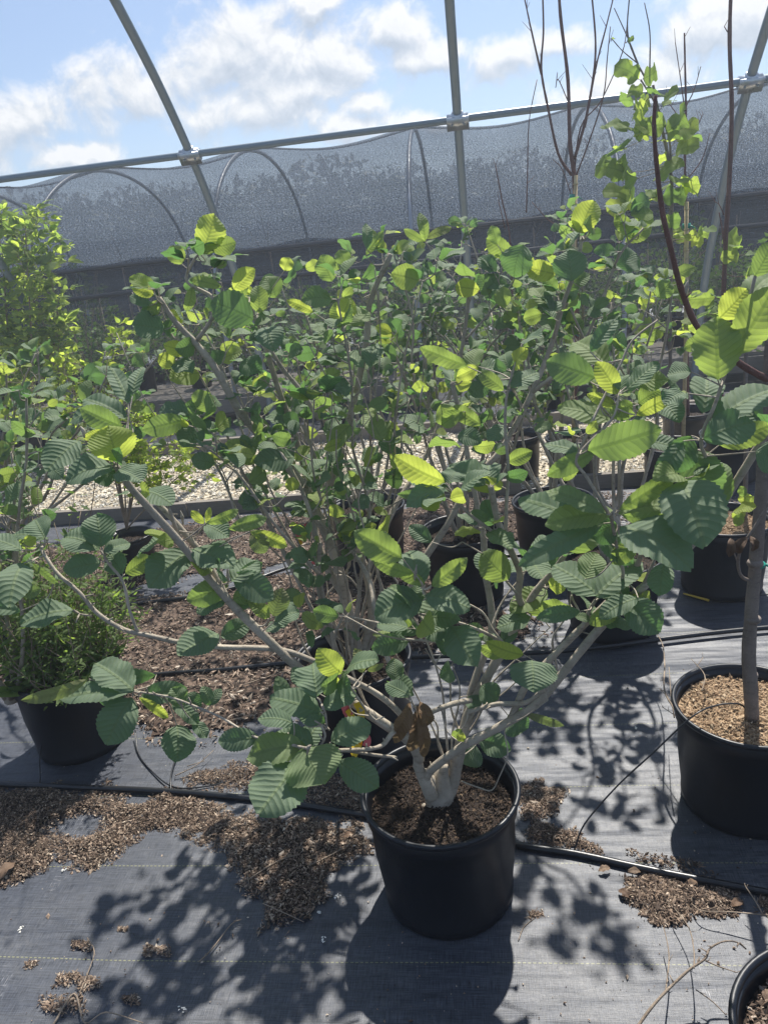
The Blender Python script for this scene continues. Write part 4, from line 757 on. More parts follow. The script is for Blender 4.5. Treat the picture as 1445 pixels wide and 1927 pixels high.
S.append(px_stem(st, [(650, 1130, Yc), (600, 1030, Yc + .05), (578, 900, Yc + .1), (548, 800, Yc + .12), (520, 720, Yc + .12), (500, 650, Yc + .1), (495, 630, Yc + .1)], 0.013, 0.006, 8))
S.append(px_stem(st, [(680, 1230, Yc), (700, 1160, Yc + .03), (690, 1080, Yc + .05), (650, 990, Yc + .08), (620, 930, Yc + .1), (640, 850, Yc + .1), (665, 760, Yc + .1), (690, 640, Yc + .08), (696, 570, Yc + .06), (735, 478, Yc + .04)], 0.016, 0.0075, 9))
S.append(px_stem(st, [(620, 1190, Yc - .25), (600, 1110, Yc - .25), (598, 1020, Yc - .25), (575, 940, Yc - .22), (540, 870, Yc - .2), (500, 820, Yc - .18)], 0.006, 0.005, 7))
S.append(px_stem(st, [(632, 1225, Yc - .25), (615, 1150, Yc - .25), (600, 1080, Yc - .25), (603, 1020, Yc - .25)], 0.0068, 0.006, 7))
S.append(px_stem(st, [(735, 1330, Yc - .5), (740, 1270, Yc - .45), (720, 1215, Yc - .4), (705, 1150, Yc - .3), (690, 1080, Yc - .2), (640, 1000, Yc - .1), (600, 880, Yc), (570, 800, Yc)], 0.0075, 0.005, 8))
S.append(px_stem(st, [(740, 1180, Yc - .45), (700, 1170, Yc - .42), (650, 1160, Yc - .4), (560, 1150, Yc - .4)], 0.004, 0.002, 6))
S.append(px_stem(st, [(700, 1240, Yc), (760, 1130, Yc + .05), (800, 1050, Yc + .06), (840, 990, Yc + .08), (890, 900, Yc + .12), (940, 850, Yc + .14), (1000, 740, Yc + .16), (1040, 640, Yc + .18), (1060, 570, Yc + .18), (1085, 500, Yc + .18), (1095, 445, Yc + .18)], 0.013, 0.005, 8))
S.append(px_stem(st, [(1000, 740, Yc + .16), (1060, 690, Yc + .1), (1100, 640, Yc + .1), (1130, 570, Yc + .08), (1165, 480, Yc + .06), (1210, 430, Yc + .06)], 0.007, 0.003, 7))
S.append(px_stem(st, [(690, 1080, Yc), (740, 960, Yc + .1), (800, 860, Yc + .2), (840, 760, Yc + .25), (870, 650, Yc + .2), (885, 520, Yc + .2)], 0.010, 0.005, 8))
S.append(px_stem(st, [(875, 640, Yc + .2), (920, 590, Yc + .2), (960, 540, Yc + .2), (975, 500, Yc + .2)], 0.004, 0.002, 6))
S.append(px_stem(st, [(455, 990, Yc - .2), (420, 900, Yc - .2), (390, 850, Yc - .2), (360, 800, Yc - .2)], 0.0045, 0.002, 6))
S.append(px_stem(st, [(600, 1080, Yc - .3), (520, 990, Yc - .3), (455, 900, Yc - .3), (400, 850, Yc - .3), (370, 835, Yc - .3)], 0.0052, 0.002, 6))
for s_ in fan(st, b2, 6, 1.12, 0.42, 0.007, az0=.3): S.append(s_)
for s_ in fan(st, b2 + ZZ * .1, 9, 1.05, 0.5, 0.0035, az0=.9, zig=.08): pass
for s_ in fan(st, b2, 4, .95, 0.34, 0.005, az0=.2, zig=.1): pass
lf = MB()
hero(lf, Yc - .1, [(382, 473, 404, 404, 54, 'y'), (380, 478, 412, 452, 22, 't'), (343, 497, 322, 463, 34, 't'), (388, 492, 362, 478, 26, 'p'), (390, 496, 418, 490, 20, 'p'), (290, 555, 247, 538, 26, 'y'), (298, 548, 278, 522, 30, 'p'), (296, 540, 258, 514, 12, 't'), (296, 575, 330, 560, 14, 'p'), (300, 590, 280, 575, 36, 't'), (282, 575, 246, 555, 26, 'd'), (418, 540, 358, 526, 20, 't'), (362, 540, 352, 585, 20, 't'), (478, 602, 398, 568, 68, 'm', -.05), (488, 590, 486, 538, 34, 't', -.03), (440, 545, 478, 506, 34, 'y'), (460, 560, 445, 520, 30, 't', .02), (520, 560, 500, 520, 42, 't', .03), (535, 510, 545, 485, 26, 'y'), (505, 615, 515, 655, 52, 'p'), (590, 588, 540, 565, 18, 'y'), (650, 615, 630, 570, 40, 't', .02), (652, 612, 690, 582, 44, 'b', -.02), (640, 598, 660, 560, 40, 'y', -.03), (625, 530, 605, 480, 40, 't', .1), (650, 500, 640, 470, 30, 't', .1), (330, 690, 300, 668, 30, 'y'), (350, 665, 310, 650, 28, 'y'), (330, 680, 360, 700, 40, 'p'), (310, 620, 250, 610, 50, 'd'), (370, 770, 395, 740, 44, 't', -.1), (360, 780, 300, 770, 30, 'p', -.1), (350, 790, 270, 810, 40, 't', -.15), (370, 790, 345, 840, 46, 'm', -.12), (455, 680, 490, 700, 44, 'd', .05), (600, 720, 640, 700, 30, 't'), (555, 860, 480, 870, 46, 'd', -.1), (450, 860, 380, 855, 14, 'y', -.1), (480, 870, 430, 830, 34, 't', -.1), (545, 925, 552, 898, 26, 'y', -.2), (690, 420 + 50, 690, 420, 20, 'm', .1), (688, 480, 722, 435, 18, 't', .1), (660, 800, 620, 840, 36, 'b', -.1), (650, 830, 610, 845, 20, 'y', -.1), (720, 830, 690, 775, 42, 'b', .0), (505, 820, 480, 790, 30, 't', 0), (600, 900, 570, 880, 30, 't')])
hero(lf, Yc + .12, [(1046, 516, 990, 504, 38, 'y'), (1075, 530, 1068, 472, 62, 'm', -.1), (1090, 438, 1116, 378, 50, 'y'), (1100, 440, 1085, 400, 34, 't'), (1192, 448, 1158, 404, 28, 't'), (1175, 455, 1225, 425, 30, 't'), (903, 545, 856, 540, 34, 'y'), (800, 455, 790, 400, 20, 't', .1), (800, 450, 850, 428, 16, 'o', .1), (800, 455, 760, 432, 16, 't', .1), (800, 455, 835, 462, 12, 'p', .1), (985, 460, 965, 520, 60, 'm', .0), (935, 460, 925, 425, 24, 't', .1), (1020, 590, 985, 600, 30, 't', .1), (1030, 580, 1000, 540, 30, 'b', .1), (965, 480, 915, 450, 34, 't', .1), (1160, 500, 1195, 475, 60, 'd', .1), (950, 580, 945, 540, 30, 't')])
inimg = None
for s_ in S: sub_branches(st, lf, s_, 0.42, 0.075, 0.08, 0.062, 3, 0.55, 0.13, zmin=.62)
connect(st, TW, S, maxd=.2)
o = lf.build('foliage', M['leaf'], t2); rel(o, t2); o = st.build('stems', M['bark'], t2); rel(o, t2)
tag(t2, 'tall broad leaved shrub with cut off stub, its pot hidden behind the front pot', 'potted shrub')

# ================================================================ 3. further shrubs of the same kind
def back_shrub(cx, cy, n, L, spread, label, name='potted_shrub', seed=1, lsize=.062, dens=.07, lean=(0, 0), zmin=.7, ym=.14, up=.55, Rr=.19, pot=True, group=None, az0=0., r=.010, tl=.09, res=(4, 8), t0=.38):
    rnd.seed(seed); t = plant_root(name, cx, cy)
    if pot: pot_parts(t, Rr=Rr, Hh=Rr * 1.66, nchips=1300)
    st = MB(); lf = MB(); base = np.array([cx, cy, Rr * 1.66 - .05]); S = fan(st, base, n + 2, L, spread, r, lean, az0=az0)
    tube(st, [base - ZZ * .02, base + ZZ * .05], .026, .02, 9, 1)
    for s_ in S: sub_branches(st, lf, s_, t0, dens, tl, lsize, 3, up, ym, zmin=zmin, res=res)
    rel(lf.build('foliage', M['leaf'], t), t); rel(st.build('stems', M['bark'], t), t)
    tag(t, label, 'potted shrub', group); return t
g = G(872, 1005, .29); back_shrub(g[0], g[1], 8, 1.12, .50, 'broad leaved shrub whose pot shows through the branches just above the front shrub fork', seed=21, lean=(.05, 0))
g = G(1150, 1055, .29); back_shrub(g[0], g[1], 7, 0.98, .40, 'broad leaved shrub in the black pot between front shrub and right hand pots', seed=22, lean=(-.12, .1), zmin=.8)
g = G(690, 960, .29); back_shrub(g[0], g[1], 8, 1.15, .60, 'broad leaved shrub farthest back at the centre, beside the timber edging', seed=23, dens=.09)
g = G(1010, 975, .27); back_shrub(g[0] + .1, g[1] + .1, 7, 1.2, .50, 'broad leaved shrub behind the bright leaves right of centre, in front of the gravel', seed=24, dens=.085)
back_shrub(-1.32, 2.28, 8, .98, .38, 'broad leaved shrub at the left edge rising above the weedy pot', seed=25, pot=False, lean=(-.05, -.15), dens=.075, zmin=.55)
back_shrub(-1.85, 3.3, 7, .95, .35, 'broad leaved shrub left of centre behind the weedy pot', seed=26, lean=(.7, -.1), dens=.09)

# ================================================================ 4. weedy pot at left
g = np.array([-1.165, 2.38, .29]); rnd.seed(5); t4 = plant_root('weedy_pot', g[0], g[1]); pot_parts(t4, Rr=.185, Hh=.31, nchips=1300)
wl = MB(); ws = MB()
for i in range(150):
    a = rnd.uniform(0, 6.28); r_ = .16 * math.sqrt(rnd.random()); h = rnd.uniform(.2, .7) * (1 if i % 4 == 0 else .62); B = np.array([g[0] + r_ * math.cos(a), g[1] + r_ * math.sin(a), .27])
    T_ = B + np.array([rnd.uniform(-.16, .16), rnd.uniform(-.16, .16), h]); P = tube(ws, [B, (B + T_) / 2 + rng.normal(0, .03, 3), T_], .0022, .001, 5, 4)
    for p in P[1:]:
        for _ in range(5):
            L = rnd.uniform(.015, .04); aa = rnd.uniform(0, 6.28); m = nrmz(np.array([math.cos(aa), math.sin(aa), rnd.uniform(-.3, .8)])); q = p + rng.normal(0, .012, 3)
            leaf(wl, q, q + m * L, tilt_n(rnd.uniform(0, 90), rnd.uniform(-90, 90)), L * .3, wf_narrow, (2, 3), (rnd.uniform(.05, .5), rnd.random(), 0), ser=0)
for i in range(46):
    a = rnd.uniform(0, 6.28); r_ = .17 * math.sqrt(rnd.random()); B = np.array([g[0] + r_ * math.cos(a), g[1] + r_ * math.sin(a), .28]); m = nrmz(np.array([math.cos(a), math.sin(a), rnd.uniform(.2, 1.0)])); L = rnd.uniform(.05, .12)
    q = B + m * .04; leaf(wl, q, q + m * L, tilt_n(rnd.uniform(10, 70), rnd.uniform(-60, 60)), L * .3, wf_narrow, (4, 6), (rnd.uniform(.1, .4), rnd.random(), 0), droop=.3)
    tube(ws, [B - m * .01, q], .0015, .001, 4, 1, cap=False)
for (x, y, Y) in [(203, 675, 2.35), (24, 878, 2.3)]:
    P = W(x, y, Y); base = np.array([g[0], g[1], .28]); tube(ws, [base, (base + P) / 2 + np.array([.05, 0, .1]), P], .002, .0012, 5, 5)
rel(wl.build('foliage', M['leaf_soft'], t4), t4); rel(ws.build('stems', M['twig'], t4), t4)
for (x, y, Y) in [(203, 675, 2.35), (24, 878, 2.3)]:
    mb = MB(); P = W(x, y, Y)
    for i in range(26):
        a = i * 2.4; m = nrmz(np.array([math.cos(a), math.sin(a), rnd.uniform(-.1, .9)])); leaf(mb, P, P + m * .014, np.array([m[1], -m[0], .3]), .004, wf_narrow, (2, 3), (0, 0, 0), ser=0)
    rel(mb.build('flower_head', M['white'], t4), t4)
tag(t4, 'black pot on the left overgrown with fine feathery green weeds', 'potted plant')

# ================================================================ 5. light green small-leaved plants
def soft_plant(name, base, stems, lsize, label, cat, kind=wf_narrow, dens=.05, nleaf=4, mat_='leaf_soft', tl=.07, ratio=.5, ym=.35, seed=3, bark_='twig', r=.005, pot=None, t0=.3, zmin=0):
    rnd.seed(seed); t = plant_root(name, base[0], base[1])
    if pot: pot_parts(t, Rr=pot, Hh=pot * 1.66, nchips=500)
    st = MB(); lf = MB()
    for P in stems:
        P = np.array(P); C = tube(st, P, r, r * .35, 6, 4, bumpy=.05); sub_branches(st, lf, C, t0, dens, tl, lsize, nleaf, .45, ym, .0016, kind, (4, 6), ratio, soft=True, rec=True, zmin=zmin)
    rel(lf.build('foliage', M[mat_], t), t); rel(st.build('stems', M[bark_], t), t); return tag(t, label, cat)
Y5 = 6.7; b5 = G(60, 1050, 0.0); b5 = np.array([W(70, 900, Y5)[0], Y5, 0])
soft_plant('maple_sapling', b5, [[b5 + ZZ * .3, W(70, 760, Y5), W(90, 640, Y5), W(62, 560, Y5), W(40, 430, Y5)], [b5 + ZZ * .3, W(30, 760, Y5), W(15, 620, Y5), W(5, 480, Y5), W(-10, 420, Y5)], [W(80, 700, Y5), W(110, 620, Y5), W(100, 540, Y5), W(95, 470, Y5)], [W(60, 800, Y5), W(-20, 640, Y5), W(-50, 520, Y5)], [W(62, 760, Y5), W(60, 640, Y5 - .2), W(52, 500, Y5 - .2), W(48, 425, Y5 - .2)], [W(60, 740, Y5), W(100, 700, Y5), W(118, 600, Y5)], [W(50, 740, Y5), W(30, 560, Y5 + .2), W(20, 420, Y5 + .2)]], .115, 'slender bright green sapling with pointed leaves at the upper left edge', 'sapling', ratio=.42, dens=.032, nleaf=6, pot=.2, t0=.1, tl=.17, r=.010, ym=.6)
Y6 = 3.9; b6 = np.array([W(235, 980, Y6)[0], Y6, 0])
soft_plant('yellow_green_bush', b6, [[b6 + ZZ * .25, W(260, 900, Y6), W(290, 850, Y6), W(340, 830, Y6 + .1)], [b6 + ZZ * .25, W(250, 880, Y6), W(240, 800, Y6), W(280, 780, Y6)], [b6 + ZZ * .25, W(300, 930, Y6), W(345, 890, Y6), W(360, 880, Y6)], [b6 + ZZ * .25, W(230, 880, Y6), W(190, 740, Y6), W(170, 690, Y6)], [b6 + ZZ * .25, W(210, 860, Y6), W(150, 760, Y6), W(120, 690, Y6)], [b6 + ZZ * .25, W(220, 860, Y6), W(210, 720, Y6), W(215, 640, Y6)], [b6 + ZZ * .25, W(260, 900, Y6), W(310, 870, Y6), W(340, 850, Y6 - .1)], [b6 + ZZ * .25, W(200, 860, Y6), W(110, 800, Y6), W(60, 720, Y6)]], .052, 'small yellow green leaved bush in front of the gravel on the left', 'bush', ratio=.55, dens=.02, ym=.95, pot=.13, tl=.10, nleaf=6)

# ================================================================ 6. tulip tree with cane, bare trees
def tie(t, P, r=.014):
    mb = MB(); tube(mb, [P - ZZ * .012, P + ZZ * .012], r, r, 10, 1); tube(mb, [P + np.array([r, 0, 0]), P + np.array([r + .03, -.01, -.02])], .004, .002, 5, 1)
    rel(mb.build('tie', M['tape'], t), t)
def stemtree(name, Y, base_px, polys, label, cat, cane=None, ties=(), leaves=None, r0=.012, bark_='bark_red', seed=2, pot=.17, twigs=0, lk=wf_lobed, ls=.09):
    rnd.seed(seed); B = W(base_px[0], base_px[1], Y); t = plant_root(name, B[0], B[1])
    if pot: pot_parts(t, Rr=pot, Hh=pot * 1.66, nchips=500)
    st = MB(); lf = MB(); SS_ = []
    for i, (pts, ra, rb) in enumerate(polys):
        P = np.array([W(p[0], p[1], Y + (p[2] if len(p) > 2 else 0)) for p in pts])
        if i == 0: P = np.vstack([np.array([B[0], B[1], .2]), P])
        SS_.append(tube(st, P, ra * .95, rb * 1.05, 7, 5, bumpy=.1))
    for k in range(twigs):
        s_ = rnd.choice(SS_); p = s_[rnd.randrange(1, len(s_))]; d = nrmz(np.array([rnd.uniform(-1, 1), rnd.uniform(-.5, .5), rnd.uniform(.5, 1.4)])); L = rnd.uniform(.03, .1); tube(st, [p, p + d * L], .0018, .0009, 4, 1, cap=False)
    if leaves:
        for (x, y, n_, sc) in leaves:
            P = W(x, y, Y); d = min(range(len(SS_)), key=lambda q: np.min(np.linalg.norm(SS_[q] - P, axis=1))); A = SS_[d][np.argmin(np.linalg.norm(SS_[d] - P, axis=1))]
            tube(st, [A, (A + P) / 2 - ZZ * .01, P], .0025, .0015, 5, 3, cap=False)
            cluster(lf, P, np.array([0, -.3, .3]), n_, ls * sc, .25, .12, lk, (6, 10), .95, st, spread=1.0, soft=True)
        rel(lf.build('foliage', M['leaf_soft'], t), t)
    rel(st.build('trunk', M[bark_], t), t)
    if cane:
        mb = MB(); C = [W(cane[0][0], cane[0][1], Y - .03), W(cane[1][0], cane[1][1], Y - .03)]; bz = np.array([C[1][0], C[1][1], .1]); P = [C[0], C[1], bz]
        tube(mb, P, .011, .012, 8, 1)
        for k in range(7): q = P[0] + (P[1] - P[0]) * (k / 7 + .05); tube(mb, [q - ZZ * .004, q + ZZ * .004], .0135, .0135, 8, 1)
        rel(mb.build('cane', M['cane'], t), t)
    for (x, y) in ties: tie(t, W(x, y, Y - .02), .02)
    return tag(t, label, cat)
stemtree('tulip_tree', 4.2, (1265, 900), [([(1262, 760), (1260, 600), (1262, 420), (1262, 330), (1240, 220), (1228, 160)], .013, .006), ([(1262, 340), (1258, 260), (1235, 200), (1205, 150)], .006, .004), ([(1215, 150), (1195, 110), (1180, 60), (1185, -20)], .005, .003), ([(1200, 120), (1180, 70), (1155, 15)], .004, .002), ([(1222, 130), (1222, 60), (1212, 5)], .004, .002), ([(1200, 120), (1170, 95), (1150, 72)], .003, .002)],
         'leafy young tree with lobed light green leaves beside a bamboo cane on the right', 'tree', ((1291, 380), (1290, 640)), [(1291, 425)],
         [(1205, 150, 3, .8), (1215, 175, 3, .8), (1195, 205, 3, .9), (1185, 245, 3, 1), (1172, 280, 2, 1), (1200, 255, 3, 1), (1250, 250, 3, .9), (1270, 265, 3, 1), (1265, 290, 2, 1), (1180, 325, 3, 1), (1200, 335, 2, 1), (1230, 340, 2, .9), (1190, 375, 4, 1), (1215, 380, 3, 1), (1240, 370, 3, .9), (1280, 350, 3, .9), (1265, 440, 3, .7), (1310, 440, 3, .7), (1295, 455, 3, .7), (1235, 420, 3, .7), (1245, 200, 2, .8), (1175, 80, 1, .3), (1150, 75, 1, .3), (1245, 560, 3, 1), (1200, 570, 3, 1), (1280, 620, 3, 1), (1300, 560, 3, .9), (1230, 620, 3, 1.1), (1200, 640, 3, 1.1)], bark_='bark_trunk', seed=12, ls=.125)
stemtree('bare_tree', 4.6, (1080, 880), [([(1085, 640), (1082, 480), (1080, 340), (1072, 270), (1068, 150), (1055, 40), (1050, -30)], .016, .007), ([(1075, 330), (1050, 290), (1030, 200), (1018, 130), (1022, 60), (1020, -30)], .009, .004), ([(1018, 140), (1000, 60), (985, -10)], .006, .003), ([(1080, 300), (1100, 230), (1115, 150), (1120, 80), (1112, -20)], .009, .004), ([(1100, 240), (1120, 130), (1140, 50), (1155, -10)], .006, .003), ([(1080, 340), (1110, 260), (1135, 180), (1142, 110), (1148, 50)], .005, .002), ([(1078, 345), (1092, 240), (1130, 190), (1170, 100), (1180, 40)], .005, .002), ([(1068, 190), (1050, 150), (1045, 165)], .003, .002), ([(1075, 370), (1058, 320), (1040, 300)], .003, .002), ([(990, 400, -.3), (992, 330, -.3), (995, 230, -.2), (1010, 150, -.1)], .004, .002), ([(1080, 420), (1040, 420), (1000, 380)], .004, .002)],
         'tall leafless young tree with many upright twigs against the clouds right of centre', 'tree', ((1083, 330), (1075, 640)), [(1078, 370), (1072, 628)], None, seed=13, twigs=26)
stemtree('bare_tree', 4.3, (1370, 900), [([(1352, 700), (1360, 560), (1365, 450), (1372, 330), (1376, 200), (1372, 80), (1375, -30)], .014, .009), ([(1364, 480), (1358, 430), (1352, 400)], .005, .003), ([(1368, 60), (1362, 50)], .003, .002), ([(1362, 405), (1352, 385), (1345, 380)], .003, .002)],
         'tall single bare reddish stem standing near the right edge', 'tree', None, (), [(1350, 560, 3, 1), (1395, 480, 3, 1.1), (1390, 470, 2, 1.1), (1330, 590, 3, 1), (1400, 520, 2, .7)], seed=14, twigs=6, ls=.12)
stemtree('bare_tree', 4.9, (1292, 870), [([(1292, 640), (1290, 420), (1288, 300), (1290, 220), (1288, 110), (1287, 62)], .011, .004), ([(1288, 210), (1280, 150), (1270, 80)], .004, .002), ([(1290, 200), (1305, 170), (1318, 125)], .004, .002), ([(1290, 270), (1310, 240), (1322, 215)], .004, .002), ([(1290, 340), (1320, 300), (1335, 250)], .004, .002), ([(1290, 240), (1262, 200), (1250, 190)], .003, .002)],
         'thin leafless sapling with short forked twigs between the tulip tree and the right edge', 'tree', None, (), None, seed=15, twigs=18)
stemtree('bare_tree', 4.8, (970, 880), [([(965, 640), (960, 460), (945, 380), (932, 312)], .007, .003), ([(950, 430), (938, 380)], .003, .002)], 'short thin leafless red twig above the shrub tops near the middle rib', 'sapling', None, (), None, seed=16, twigs=4)

# ================================================================ 7. right pot with trunk (and its curved red limb)
g = G(1420, 1322, .29); gx, gy = 0.912, 1.725; t7 = plant_root('potted_tree', gx, gy)
pot_parts(t7, fill=.028, soil='ricebed', chips='rice', nchips=5200, chipL=.0046)
mb = MB(); px_stem(mb, [(1414, 1352, 1.68), (1412, 1300, 1.68), (1408, 1230, 1.685), (1414, 1140, 1.69), (1424, 1020, 1.70), (1434, 900, 1.71), (1442, 780, 1.72), (1450, 640, 1.74), (1460, 480, 1.76)], .0185, .0125, 14, bumpy=.05)
px_stem(mb, [(1416, 1095, 1.69), (1395, 1085, 1.68), (1388, 1060, 1.67), (1395, 1030, 1.66), (1420, 990, 1.66), (1450, 940, 1.66)], .0045, .003, 8)
px_stem(mb, [(1388, 1062, 1.67), (1380, 1040, 1.66), (1372, 1030, 1.66)], .002, .001, 6)
for (x, y) in ((1416, 1165), (1411, 1270), (1420, 1060)): P = W(x, y, 1.685); tube(mb, [P - ZZ * .006, P, P + ZZ * .006], 0, 0, 14, 2, rr=[.0175, .0195, .0175])
rel(mb.build('trunk', M['bark_trunk'], t7), t7)
mb = MB(); px_stem(mb, [(1455, 720, 1.73), (1400, 690, 1.70), (1345, 650, 1.66), (1308, 610, 1.62), (1280, 540, 1.58), (1262, 470, 1.56), (1246, 400, 1.55), (1236, 320, 1.54), (1230, 240, 1.53), (1233, 180, 1.53)], .0078, .0034, 9, bumpy=.1)
for (x, y, dx, dy) in ((1246, 395, -6, -10), (1234, 300, 5, -10), (1290, 560, 10, -10)): px_stem(mb, [(x, y, 1.55), (x + dx, y + dy, 1.55)], .0022, .0012, 5, 1)
rel(mb.build('limb', M['bark_red'], t7), t7)
for e in [(1374, 1012, 1372, 1048, 16, 'x'), (1404, 1010, 1384, 1042, 20, 'x'), (1410, 1008, 1418, 1038, 14, 'x')]: 
    mb = MB(); px_leaf(mb, e, 1.66); rel(mb.build('dead_leaf', M['dead'], t7), t7)
mb = MB(); P = W(1424, 1062, 1.70); tube(mb, [P - ZZ * .004, P + ZZ * .004], .0185, .0185, 14, 1); tube(mb, [P + np.array([.018, -.005, 0]), P + np.array([.035, -.01, -.01]), P + np.array([.04, -.01, .012])], .003, .003, 6, 3); rel(mb.build('tie', M['tape'], t7), t7)
tag(t7, 'smooth grey trunk in a black pot of pale husk mulch at the right edge', 'potted tree')

# back right pot with husk mulch and yellow seedling
g = G(1352, 990, .29); t8 = plant_root('potted_tree', g[0] + .03, g[1] + .02); pot_parts(t8, fill=.028, soil='ricebed', chips='rice', nchips=5200, chipL=.0046)
mb = MB(); px_stem(mb, [(1400, 1000, g[1] + .05), (1402, 900, g[1] + .05), (1404, 800, g[1] + .05), (1402, 700, g[1] + .06), (1410, 520, g[1] + .1)], .011, .007, 9); rel(mb.build('trunk', M['bark_trunk'], t8), t8)
mb = MB(); ms_ = MB(); TW = []
for e in [(1402, 955, 1378, 975, 20, 'y'), (1405, 950, 1398, 928, 24, 'y'), (1406, 952, 1418, 935, 20, 'y'), (1395, 965, 1384, 990, 18, 't'), (1400, 935, 1392, 915, 16, 't')]: px_leaf(mb, e, g[1] - .05, TW)
px_stem(ms_, [(1402, 1000, g[1] - .05), (1404, 950, g[1] - .05)], .002, .0015, 5, 1); rel(mb.build('seedling_leaves', M['leaf_soft'], t8), t8); rel(ms_.build('seedling_stem', M['twig'], t8), t8)
tag(t8, 'black pot of husk mulch with a yellow seedling, behind the right hand trunk', 'potted tree')

# bottom right pot, corner only
q1, q2, q3 = G(1370, 1905, .31)[:2], G(1408, 1825, .31)[:2], G(1445, 1788, .31)[:2]
dd_ = (q1 + q3) / 2; e_ = q3 - q1; nn_ = np.array([e_[1], -e_[0]]); nn_ = nn_ / np.linalg.norm(nn_); CPX, CPY = dd_ + nn_ * math.sqrt(max(0, .195 ** 2 - (e_ @ e_) / 4)); print('corner', CPX, CPY, q1, q2, q3)
t9 = plant_root('potted_shrub', CPX, CPY); pot_parts(t9, fill=.04, soil='soilbed', chips='bark_chips', nchips=2600, chipL=.007)
mb = MB()
for i in range(40):
    a = rnd.uniform(0, 6.28); r_ = .05 * rnd.random(); B = np.array([CPX + r_ * math.cos(a) - .05, CPY + r_ * math.sin(a), .27]); m = nrmz(np.array([math.cos(a), math.sin(a), rnd.uniform(.2, 1.2)])); leaf(mb, B, B + m * rnd.uniform(.02, .05), tilt_n(30, rnd.uniform(-90, 90)), .02, wf_round, (4, 6), (.1, .5, 0))
rel(mb.build('weeds', M['leaf_soft'], t9), t9)
mb = MB()
px_stem(mb, [(1300, 1960, 1.0), (1275, 1895, 1.0), (1240, 1860, 1.02)][::1], .0045, .003, 7) if False else None
def twig_px(mb, pts, z, r0, r1): P = [G(x, y, z if len(q) == 0 else q[0]) for x, y, *q in pts]; return tube(mb, P, r0, r1, 6, 4, bumpy=.1)
B0 = np.array([.63, 1.02, .27]); px_stem(mb, [(1500, 1790, 1.02), (1470, 1800, 1.02)], .003, .003, 6, 1)
rel(mb.build('stems', M['twig'], t9), t9)
tag(t9, 'black pot cut off by the lower right corner of the photo', 'potted shrub')

# ================================================================ 8. hoses and feeder tubes
def hose(pts, z, r, label, name='irrigation_hose', smooth=6, grp=None):
    mb = MB(); P = [G(x, y, z) for x, y in pts]; tube(mb, P, r, r, 12, smooth, cap=True); return tag(mb.build(name, M['hose']), label, 'hose', grp)
hose([(-260, 1462), (-100, 1468), (0, 1475), (140, 1481), (330, 1490), (500, 1506), (640, 1526), (760, 1546), (900, 1570), (985, 1592), (1080, 1606), (1200, 1632), (1320, 1656), (1445, 1680), (1700, 1730), (2300, 1860), (3000, 2000)], .010, .0095, 'thick black irrigation hose running past the front pot across the whole foreground')
hose([(150, 1290), (290, 1270), (400, 1262), (520, 1250), (600, 1243), (800, 1236), (960, 1230), (1040, 1226), (1130, 1218), (1250, 1202), (1350, 1190), (1445, 1181), (1700, 1160), (2300, 1110), (3000, 1050)], .020, .0095, 'thick black irrigation hose crossing the middle bed behind the front pot')
hose([(150, 1145), (290, 1132), (420, 1112), (560, 1064), (700, 1052), (900, 1048), (1100, 1040), (1300, 1028), (1445, 1030), (1600, 1026), (2300, 1000), (3000, 960)], .022, .0095, 'black irrigation hose lying on the bark bed farthest back')
def feeder(pts3, label):
    mb = MB(); tube(mb, pts3, .0024, .0024, 8, 8); return tag(mb.build('feeder_tube', M['hose']), label, 'drip tube')
w3 = lambda x, y, z: G(x, y, z)
feeder([w3(1080, 1600, .015), w3(1100, 1550, .07), w3(1160, 1480, .15), w3(1230, 1415, .25), w3(1300, 1350, .345), w3(1345, 1328, .35), w3(1390, 1325, .345), w3(1405, 1340, .31), w3(1410, 1352, .295)], 'thin black drip tube arching from the near hose into the right pot')
mb = MB(); P = w3(1410, 1352, .292)
for k in range(10): a = k * .628; tube(mb, [P, P + np.array([math.cos(a) * .010, math.sin(a) * .010, 0])], .0022, .0018, 5, 1)
tube(mb, [P - ZZ * .012, P + ZZ * .012], .006, .005, 10, 1); tag(mb.build('drip_emitter', M['emitter']), 'small green star shaped drip emitter at the foot of the right trunk', 'drip emitter')
feeder([w3(322, 1487, .012), w3(322, 1460, .02), w3(335, 1420, .012), w3(360, 1395, .006)], 'short black drip tube rising from the near hose on the left')
feeder([w3(255, 1375, .03), w3(262, 1420, .006), w3(290, 1455, .004), w3(325, 1480, .008), w3(370, 1482, .006), w3(430, 1470, .005), w3(490, 1440, .006)], 'thin black drip tube curling over the fabric beside the left pot')
feeder([w3(76, 1472, .015), w3(76, 1420, .05), w3(88, 1350, .2), w3(92, 1300, .31), w3(92, 1270, .30)], 'thin black drip tube climbing the wall of the weedy left pot')
feeder([w3(290, 1270, .012), w3(340, 1285, .006), w3(400, 1310, .008)], 'thin black drip tube branching off the middle hose')
feeder([w3(800, 1400, .01), w3(795, 1370, .02), w3(780, 1340, .03)], 'short black drip tube just behind the front pot')
feeder([w3(1445, 1118, .01), w3(1500, 1110, .01), w3(1400, 1125, .02)], 'thin drip tube beside the husk mulched pot at right')
feeder([w3(322, 1105, .012), w3(318, 1090, .012), w3(300, 1075, .006)], 'tiny black drip tube on the folded fabric at left')

